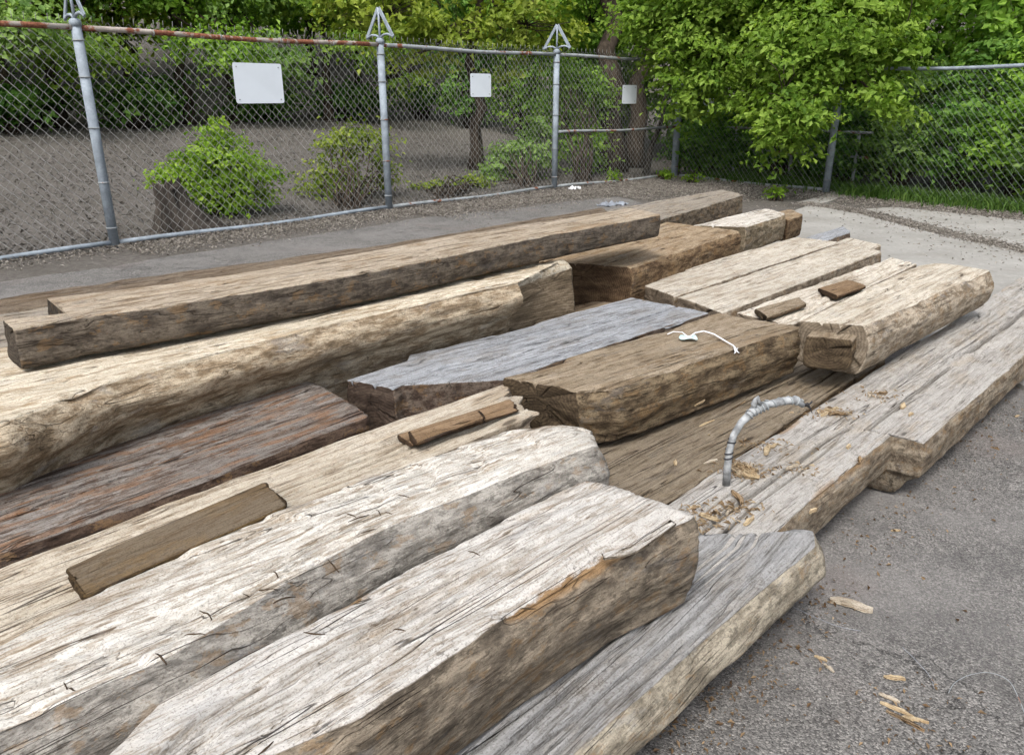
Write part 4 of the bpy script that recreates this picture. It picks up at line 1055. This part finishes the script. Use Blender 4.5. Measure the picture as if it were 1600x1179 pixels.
# the leafy tree hanging over the corner of the fence
tree('tree', 'bright green leafy tree hanging over the fence corner on the right', (4.35, 12.9, 0), (4.1, 12.7, 2.6), 0.13,
     [E((3.903, 10.400, 1.853), 1.25, 1.1, 0.75), E((2.765, 11.600, 1.797), 1.05, 1.0, 0.62), E((3.418, 10.000, 1.145), 0.75, 0.7, 0.45), E((4.326, 9.700, 1.256), 0.50, 0.5, 0.24),
      E((3.338, 10.100, 0.764), 0.34, 0.4, 0.30), E((2.219, 12.200, 2.294), 0.95, 0.9, 0.62), E((4.260, 10.800, 2.688), 1.7, 1.3, 0.8), E((3.030, 11.600, 2.716), 1.5, 1.2, 0.8), E((2.506, 11.600, 1.124), 0.42, 0.5, 0.36), E((4.594, 9.900, 1.790), 0.55, 0.5, 0.24),
      E((3.155, 11.200, 1.253), 0.6, 0.6, 0.4), E((3.486, 9.900, 0.645), 0.30, 0.35, 0.22), E((4.450, 9.500, 1.101), 0.42, 0.4, 0.19)],
     1600, 26, 0.088, L_MAPLE, 3, tb=0.62, spread=0.22, twigs=160)
# the two dark trunks behind the last bay and their canopy
for i, (px, Y, r_) in enumerate(((0.0, 0, 0.20), (1.0, 0, 0.17))):
    b = ((1.748, 13.950, 0.000), (2.255, 14.709, 0.000))[i]
    tree('tree', ('dark trunked tree behind the last fence bay, left of the small sign', 'dark trunked tree behind the small blank sign')[i], b, (b[0] + (-0.1, 0.15)[i], b[1] + 0.4, 4.6), r_,
         [E((b[0] + (-1.0, 0.9)[i], b[1] + 0.5, 3.3), 1.5, 1.4, 0.75), E((b[0] + (0.2, 1.6)[i], b[1] + 1.0, 4.2), 1.8, 1.6, 0.9), E((b[0] - 0.3, b[1] + 1.5, 2.5), 1.0, 1.0, 0.6)],
         420, 24, 0.10, L_WOOD, 21 + i, group='dark trunked trees behind the fence', tb=0.5)
# leaning pole-like sapling near the corner
b = (2.270, 13.485, 0.000)
tree('sapling', 'thin leaning grey sapling just left of the fence corner', b, (b[0] + 0.45, b[1] + 0.1, 2.3), 0.045, [E((b[0] + 0.6, b[1] + 0.2, 2.5), 0.6, 0.5, 0.35)], 60, 20, 0.09, L_WOOD, 33, bmat=M_STUMP)
# yellow-green maple over the second bay
b = (-0.6, 13.2, 0)
tree('tree', 'yellow-green leafed tree spreading above the middle fence bays', b, (-0.5, 13.0, 3.6), 0.10,
     [E((-1.849, 12.200, 2.294), 1.15, 0.8, 0.50), E((-0.963, 12.600, 2.065), 0.9, 0.8, 0.42), E((-1.526, 12.300, 1.565), 0.5, 0.6, 0.30), E((0.198, 13.000, 2.271), 1.2, 0.9, 0.5), E((-2.221, 12.400, 2.816), 1.3, 0.9, 0.5), E((-0.102, 13.200, 1.539), 0.55, 0.5, 0.3), E((-0.387, 13.000, 2.977), 1.5, 1.0, 0.5)],
     330, 20, 0.105, L_YELL, 5, tb=0.55, spread=0.24, twigs=120)

# woodland on the rising bank behind the long fence
adir = (FP[3] - FP[0]) / np.linalg.norm(FP[3] - FP[0])
wl_ = ['with a low spreading crown', 'with a pale green crown', 'with a dense dark crown']
ORD = ['leftmost', 'second from the left', 'third from the left', 'fourth from the left', 'fifth from the left', 'sixth from the left', 'seventh from the left', 'eighth from the left', 'ninth from the left', 'tenth from the left', 'eleventh from the left', 'twelfth from the left', 'thirteenth from the left', 'fourteenth from the left', 'fifteenth from the left', 'sixteenth from the left']
for i in range(13):
    rs_ = random.Random(i + 50)
    p = FP[0] + adir * (-5.6 + i * 1.7 + rs_.uniform(-.35, .35)) + lnrm * (9.3 + rs_.uniform(-.5, .8))
    x, y = p; g = ground_z(x, y); f_ = -lnrm
    ee = [E((x + f_[0] * 1.8, y + f_[1] * 1.8, g + 1.6 + rs_.uniform(-.45, .25)), 1.25, 1.0, 0.50), E((x + f_[0] * 1.9 + rs_.uniform(-.8, .8), y + f_[1] * 1.9, g + 1.1 + rs_.uniform(-.3, .2)), 0.6, 0.5, 0.3), E((x + f_[0] * 1.2 - .7, y + f_[1] * 1.2, g + 2.5), 1.3, 1.1, 0.60), E((x - 0.8, y - 0.3, g + 3.2), 1.5, 1.2, 0.70), E((x + 0.9, y + 0.3, g + 2.8), 1.4, 1.2, 0.7), E((x, y, g + 4.0), 1.7, 1.4, 0.8)]
    tree('tree', 'woodland tree on the bank behind the fence, %s in the front row' % ORD[i], (x, y, 0), (x, y, g + 3.2), 0.11, ee, 600, 18, 0.12, (L_WOOD, L_PALE, L_MAPLE)[i % 3], 70 + i, group='front row of woodland trees on the bank', tb=0.68, spread=0.30, twigs=30)
for i in range(9):
    rs_ = random.Random(i + 90)
    p = FP[0] + adir * (-7 + i * 3.0 + rs_.uniform(-.5, .5)) + lnrm * (13.0 + rs_.uniform(-.6, 1.5))
    x, y = p; g = ground_z(x, y)
    ee = [E((x - 0.9, y, g + 1.6), 1.9, 1.4, 0.9), E((x + 1.1, y, g + 2.5), 1.9, 1.5, 1.0), E((x, y, g + 3.5), 2.2, 1.8, 1.0)]
    tree('tree', 'taller woodland tree up the bank, %s in its row' % ORD[i], (x, y, 0), (x, y, g + 3.2), 0.14, ee, 360, 16, 0.19, (L_WOOD, L_YELL, L_WOOD)[i % 3], 270 + i, group='second row of woodland trees up the bank', tb=0.5, spread=0.42, twigs=20)
# thicket closing the corner between the two fences
for i, (x, y, h_) in enumerate(((1.3, 16.8, 2.3), (2.5, 17.6, 2.7), (3.7, 16.6, 2.6), (0.3, 18.0, 2.5), (4.9, 15.9, 2.8), (1.8, 19.5, 3.4), (4.2, 18.6, 3.6), (6.4, 15.2, 3.0), (-1.0, 19.0, 2.6))):
    g = ground_z(x, y)
    shrub('thicket_bush', 'tall leafy bush in the corner thicket, %s' % ORD[[2, 4, 5, 1, 7, 3, 6, 8, 0][i]], (x, y, 0), [E((x, y, g + h_ * 0.35), 0.95, 0.8, h_ * 0.35), E((x + .2, y + .2, g + h_ * 0.75), 1.0, 0.9, h_ * 0.32), E((x - .3, y + .1, g + h_ * 1.1), 0.95, 0.9, h_ * 0.25)], 330, 18, 0.11, (L_WOOD, L_PALE, L_IVY)[i % 3], 330 + i, group='bushes of the corner thicket', tb=0.55, spread=0.25, stems=10)
# undergrowth shrubs at the foot of the wood, leaf tint darkened for canopy shade
for i in range(15):
    p = FP[0] + adir * (-5.5 + i * 1.15 + random.uniform(-.3, .3)) + lnrm * (8.7 + (i % 2) * 1.2 + random.uniform(-.3, .5))
    g = ground_z(p[0], p[1])
    shrub('shrub', 'undergrowth shrub with shade-darkened leaves at the foot of the woodland, %s' % ORD[i], (p[0], p[1], 0), [E((p[0], p[1], g + 0.5), 0.95, 0.8, 0.5 + random.uniform(-.2, .15))], 80, 16, 0.12, L_IVY, 120 + i, group='undergrowth shrubs at the foot of the wood', tb=0.32, spread=0.25)

# shrubs on the bank just behind the long fence
c = (-3.163, 8.600, 0.487)
shrub('shrub', 'bright green leafy bush behind the stump in the nearest fence bay', (-3.205, 8.639, 0.000), [E((-3.266, 8.800, 0.510), 0.56, 0.5, 0.34), E((-3.250, 8.800, 0.896), 0.20, 0.2, 0.20), E((-3.769, 8.700, 0.430), 0.30, 0.25, 0.13), E((-2.735, 8.900, 0.446), 0.24, 0.3, 0.15), E((-3.198, 8.800, 0.211), 0.52, 0.45, 0.22)],
      340, 22, 0.060, L_BUSH, 7, tb=0.55, spread=0.13, stems=12)
shrub('shrub', 'loose yellow-green bush beside the middle fence post', (-1.949, 9.308, 0.000), [E((-1.996, 10.200, 0.681), 0.62, 0.4, 0.22), E((-2.319, 10.200, 0.205), 0.50, 0.4, 0.30), E((-1.666, 10.300, 0.316), 0.30, 0.3, 0.28)],
      150, 18, 0.065, L_YELL, 8, tb=0.42, spread=0.16, stems=12)
shrub('shrub', 'low yellow-green weeds under the second blank sign', (-0.919, 10.213, 0.000), [E((-1.096, 11.200, -0.033), 0.5, 0.3, 0.22), E((-0.566, 11.600, -0.006), 0.4, 0.3, 0.22)], 90, 16, 0.065, L_YELL, 9, tb=0.35, spread=0.15)
shrub('shrub', 'pale green bush left of the third fence post', (0.188, 11.548, 0.000), [E((0.152, 12.600, 0.349), 0.62, 0.4, 0.36), E((0.407, 12.800, 0.726), 0.35, 0.3, 0.3), E((-0.201, 12.400, 0.073), 0.45, 0.35, 0.28)], 190, 20, 0.075, L_PALE, 10, tb=0.62, spread=0.17)
shrub('shrub', 'green bush filling the foot of the last long-fence bay', (1.103, 12.348, 0.000), [E((1.234, 13.400, 0.394), 0.45, 0.4, 0.5), E((1.350, 13.800, 1.250), 0.5, 0.4, 0.5), E((0.971, 13.900, 1.553), 0.5, 0.4, 0.4)], 190, 20, 0.08, L_WOOD, 11, tb=0.7, spread=0.18)
for i, q in enumerate(((1.561, 12.161, 0.000), (2.444, 12.444, 0.000), (2.726, 11.980, 0.000), (3.408, 10.082, 0.000))):
    shrub('weed', ('small weed at the fence foot under the small sign', 'small weed at the foot of the corner post', 'small weed just right of the corner post', 'small weed growing on bare ground left of the concrete')[i], q,
          [E((q[0], q[1], 0.09), 0.14, 0.12, 0.10)], 14, 12, 0.05, L_BUSH, 140 + i, cat='weed', tb=0.4, spread=0.07, stems=3)

# shrubbery behind the back fence
COR = ['nearest the corner', 'second from the corner', 'third from the corner', 'fourth from the corner', 'fifth from the corner', 'sixth from the corner', 'seventh from the corner', 'eighth from the corner', 'ninth from the corner', 'tenth from the corner', 'farthest from the corner']
for i in range(11):
    t = i / 10
    p = FP[3] * (1 - t) + (FP6 - rdir * 0.6) * t + rnrm * (0.85 + 0.7 * random.random())
    g = ground_z(p[0], p[1]); hh = random.uniform(0.95, 1.3)
    if i < 4: hh *= 0.6
    shrub('shrub', 'green shrub pressed against the back of the right-hand fence, %s' % COR[i], (p[0], p[1], 0), [E((p[0], p[1], g + hh * 0.62), 0.75, 0.6, hh * 0.62), E((p[0] + rnrm[0] * .6, p[1] + rnrm[1] * .6, g + hh * 1.3), 0.8, 0.6, hh * 0.5)],
          280, 20, 0.085, L_IVY if i < 4 else (L_WOOD, L_PALE, L_IVY)[i % 3], 160 + i, group='shrubs behind the right-hand fence', tb=0.4 if i < 4 else 0.58, spread=0.2)
for i in range(11):
    t = i / 10
    p = (FP[3] + rdir * 0.2) * (1 - t) + (FP6 + rdir * 1.5) * t + rnrm * (3.0 + 1.3 * (i % 2))
    g = ground_z(p[0], p[1])
    tree('tree', 'thicket tree behind the right-hand fence, %s' % COR[i], (p[0], p[1], 0), (p[0], p[1], g + 3.2), 0.11,
         [E((p[0], p[1], g + 1.7), 1.2, 1.0, 0.8), E((p[0] - .6, p[1], g + 2.6), 1.3, 1.2, 0.8), E((p[0] + .7, p[1] + .3, g + 3.3), 1.4, 1.2, 0.9)], 420, 18, 0.115, (L_WOOD, L_MAPLE)[i % 2], 190 + i, group='trees in the thicket behind the right-hand fence', tb=0.5, spread=0.28, twigs=30)

# stump
sp_ = (-3.402, 7.772, 0.000)
sb = Vector((sp_[0], sp_[1], ground_z(sp_[0], sp_[1]) - 0.03))
ns, nr_ = 40, 12
vs, fs = [], []
for j in range(nr_ + 1):
    f = j / nr_
    for k in range(ns):
        a = 2 * math.pi * k / ns
        root = 0.5 + 0.5 * math.cos(3 * a + 0.5); rag = 0.045 * math.sin(4 * a + 1) + 0.03 * math.sin(9 * a) + 0.02 * math.sin(17 * a)
        rr_ = 0.125 - 0.020 * f + 0.12 * (1 - f) ** 3 * root + 0.026 * math.sin(7 * a + f * 2) + 0.012 * math.sin(15 * a)
        ex = 0.42 * (1 - f) ** 2.2 * max(0, math.cos(a)) ** 6
        vs.append(((rr_ + ex) * math.cos(a), (rr_ + ex) * math.sin(a), f * (0.46 + rag) ))
for j in range(nr_):
    for k in range(ns):
        k2 = (k + 1) % ns
        fs.append((j * ns + k, j * ns + k2, (j + 1) * ns + k2, (j + 1) * ns + k))
for q in (0.7, 0.4, 0.1):
    b0 = len(vs)
    for k in range(ns):
        x, y, z = vs[nr_ * ns + k]; vs.append((x * q, y * q, z * 0.9 - 0.03 * (1 - q)))
    pb = nr_ * ns if q == 0.7 else b0 - ns
    for k in range(ns):
        k2 = (k + 1) % ns; fs.append((pb + k, pb + k2, b0 + k2, b0 + k))
st = mesh_ob('tree_stump', vs, fs, M_STUMP, loc=sb)
tag(st, 'dark weathered tree stump with a spreading root behind the fence', 'stump')

# ------------------------------------------------------------------ ground litter and grass
def scatter(name, label, cat, pts, size, lmat, tb, aspect=0.5, lift=0.012, seed=1, flat=0.28):
    rs = np.random.default_rng(seed)
    z = ground_h(pts[:, 0], pts[:, 1]) + lift * rs.uniform(0.3, 1.2, len(pts))
    C = np.stack([pts[:, 0], pts[:, 1], z], -1)
    Nn = np.array([0, 0, 1.0]) + rs.normal(size=C.shape) * flat
    o = leaves(name, C, Nn, size * rs.uniform(0.4, 1.4, len(C)), tb + 0.28 * rs.normal(size=len(C)), lmat, None, aspect, rs)
    tag(o, label, cat, kind='stuff')
    return o
def along_line(p, q, n, width, rs, pw=1.0, shift=0.0):
    t = rs.uniform(0, 1, n); d = q - p; nrm_ = np.array([-d[1], d[0]]) / np.linalg.norm(d)
    off_ = shift + width * np.sign(rs.normal(size=n)) * np.abs(rs.normal(size=n)) ** pw * 0.5
    return p + d * t[:, None] + nrm_ * off_[:, None]
rs = np.random.default_rng(77)
lit = [along_line(FP0 - fdir * 2, FP[0], 3600, 0.35, rs, 1, -0.12), along_line(FP[0], FP[1], 8000, 0.5, rs, 1, -0.2), along_line(FP[1], FP[2], 9000, 0.7, rs, 1, -0.4), along_line(FP[2], FP[3], 12000, 1.1, rs, 1, -0.8),
       along_line(FP[3], FP[4], 9000, 1.2, rs, 1, -0.7), along_line(FP[4], FP5, 5000, 0.5, rs, 1, -0.45), along_line(FP5, FP6, 2500, 0.5, rs, 1, -0.45)]
joint = [np.array(p[:2]) for p in ((3.582, 9.710, 0.000), (4.008, 8.936, 0.000), (4.146, 8.014, 0.000), (4.259, 7.257, 0.000), (4.430, 6.595, 0.000), (4.561, 5.941, 0.000))]
for a_, b_ in zip(joint, joint[1:]): lit.append(along_line(a_, b_, 1600, 0.18, rs, 1)); lit.append(along_line(a_, b_, 350, 1.1, rs, 1))
scatter('leaf_litter', 'grey-brown dead leaves and twigs along the fence foot and slab joints', 'leaf litter', np.vstack(lit), 0.030, L_LITTER, 0.62, 0.30, 0.018, 5)
bt = rs.uniform(size=(42000, 2)); A0 = FPm - fdir * 3
bk = A0 + (FP[3] - A0) * bt[:, :1] + lnrm * (0.1 + 10.5 * bt[:, 1:] ** 1.3)
scatter('bank_litter', 'dead stalks and leaf litter covering the bare bank behind the fence', 'leaf litter', bk, 0.050, L_BANK, 0.45, 0.10, 0.018, 6, 0.45)

def grass(name, label, pts, h, seed):
    rs = np.random.default_rng(seed); n = len(pts)
    z = ground_h(pts[:, 0], pts[:, 1]) - 0.01
    b = np.stack([pts[:, 0], pts[:, 1], z], -1)
    hh = h * rs.uniform(0.4, 1.3, n)[:, None]
    a = rs.uniform(0, 6.28, n); u = np.stack([np.cos(a), np.sin(a), 0 * a], -1)
    ln = rs.normal(size=(n, 3)) * np.array([1, 1, 0]) * 0.45
    mid = b + (np.array([0, 0, 1.0]) + ln * 0.35) * hh * 0.55
    tip = b + (np.array([0, 0, 0.9]) + ln) * hh
    w = 0.006
    Vv = np.stack([b - u * w, b + u * w, mid + u * w, mid - u * w, tip], 1).reshape(-1, 3)
    i = np.arange(n)[:, None] * 5
    F = np.concatenate([i + np.array([[0, 1, 2]]), i + np.array([[0, 2, 3]]), i + np.array([[3, 2, 4]])], 0)
    t = np.repeat(np.clip(0.45 + 0.25 * rs.normal(size=n), 0, 1), 5)
    o = np_mesh(name, Vv, F, L_GRASS, smooth=False, attrs={'tint': ('FLOAT', t)})
    return tag(o, label, 'grass', kind='stuff')
gp = np.vstack([along_line(FP[4] + rdir * 0.25, FP5, 3200, 0.45, rs, 1, 0.12), along_line(FP5, FP6, 1800, 0.35, rs, 1, 0.02), along_line(FP[3] + rdir * .4, FP[4], 2000, 0.5, rs, 1, 0.4)])
grass('grass', 'green grass fringe along the foot of the right-hand fence', gp, 0.16, 8)

# crumpled white litter by the third post, grey plastic scrap near the back timber
def crumple(name, label, p, s, mat, seed, cat):
    rs = np.random.default_rng(seed); n, m = 14, 10
    vs, fs = [], []
    for j in range(m):
        for i in range(n):
            x, y = (i / (n - 1) - 0.5) * s[0], (j / (m - 1) - 0.5) * s[1]
            q = np.array([[x * 30, y * 30, seed]])
            vs.append((x, y, 0.006 + s[2] * abs(float(fbm(q, 3, seed)[0])) * 1.6))
    for j in range(m - 1):
        for i in range(n - 1):
            fs.append((j * n + i, j * n + i + 1, (j + 1) * n + i + 1, (j + 1) * n + i))
    o = mesh_ob(name, vs, fs, mat, loc=p)
    sm = o.modifiers.new('thickness', 'SOLIDIFY'); sm.thickness = 0.004
    o.rotation_euler.z = 0.5
    return tag(o, label, cat)
crumple('plastic_litter', 'crumpled white plastic litter on the ground by the third fence post', (0.890, 11.144, 0.000), (0.17, 0.09, 0.06), M_WHITE, 3, 'litter')
crumple('plastic_scrap', 'grey plastic scrap on the ground behind the long beam', (0.904, 7.014, 0.330), (0.26, 0.13, 0.05), M_GREYP, 4, 'litter')

# fine shredded wood fibre round the foot of the cable
rs = np.random.default_rng(5)
cl_ = [((0.695, 2.052, 0.230), .05, 240), ((0.531, 1.807, 0.230), .045, 170), ((1.126, 2.497, 0.230), .05, 120), ((0.609, 1.842, 0.230), .04, 120), ((0.845, 2.073, 0.230), .04, 60), ((1.361, 2.671, 0.230), .05, 70), ((0.797, 2.232, 0.230), .06, 80), ((0.490, 1.742, 0.230), .03, 90)]
pts = np.vstack([np.array(p)[None, :2] + rs.normal(size=(n_, 2)) * r_ * np.array([1, .6]) for p, r_, n_ in cl_])
zz = np.array([drop((x, y, .22))[0].z for x, y in pts]) + rs.uniform(0.001, 0.006, len(pts))
C = np.stack([pts[:, 0], pts[:, 1], zz], -1)
L_FIB = leafmat('shredded wood fibre', (0.10, 0.06, 0.03), (0.27, 0.19, 0.11), (0.46, 0.37, 0.25), 0.05)
fibre = leaves('wood_debris', C, np.array([0, 0, 1.0]) + rs.normal(size=C.shape) * 0.4, 0.016 * rs.uniform(0.4, 1.5, len(C)), 0.55 + 0.25 * rs.normal(size=len(C)), L_FIB, None, 0.22, rs)
tag(fibre, 'shredded tan wood fibre strewn round the foot of the bent cable', 'wood debris', kind='stuff')

# grit, bark crumbs and dust gathered on the asphalt beside the timbers
ga = np.array((0.302, 1.211, 0.000)[:2]); gb = np.array((0.882, 1.834, 0.000)[:2]); gc = np.array((2.395, 3.361, 0.000)[:2])
gp = np.vstack([along_line(ga, gb, 450, 0.10, rs, 1, -0.03), along_line(gb, gc, 450, 0.16, rs, 1, -0.03), np.array((0.872, 1.331, 0.000)[:2]) + rs.normal(size=(120, 2)) * 0.08,
                np.stack([rs.uniform(0.3, 3.0, 120), rs.uniform(0.6, 3.4, 120)], -1)])
C = np.stack([gp[:, 0], gp[:, 1], rs.uniform(-0.003, 0.002, len(gp))], -1)
grit = leaves('grit', C, np.array([0, 0, 1.0]) + rs.normal(size=C.shape) * 0.4, 0.009 * rs.uniform(0.3, 1.6, len(C)) ** 1.5, 0.12 + 0.22 * rs.normal(size=len(C)), L_FIB, None, 0.45, rs)
tag(grit, 'bark crumbs and wood dust on the asphalt along the timber stack', 'grit', kind='stuff')
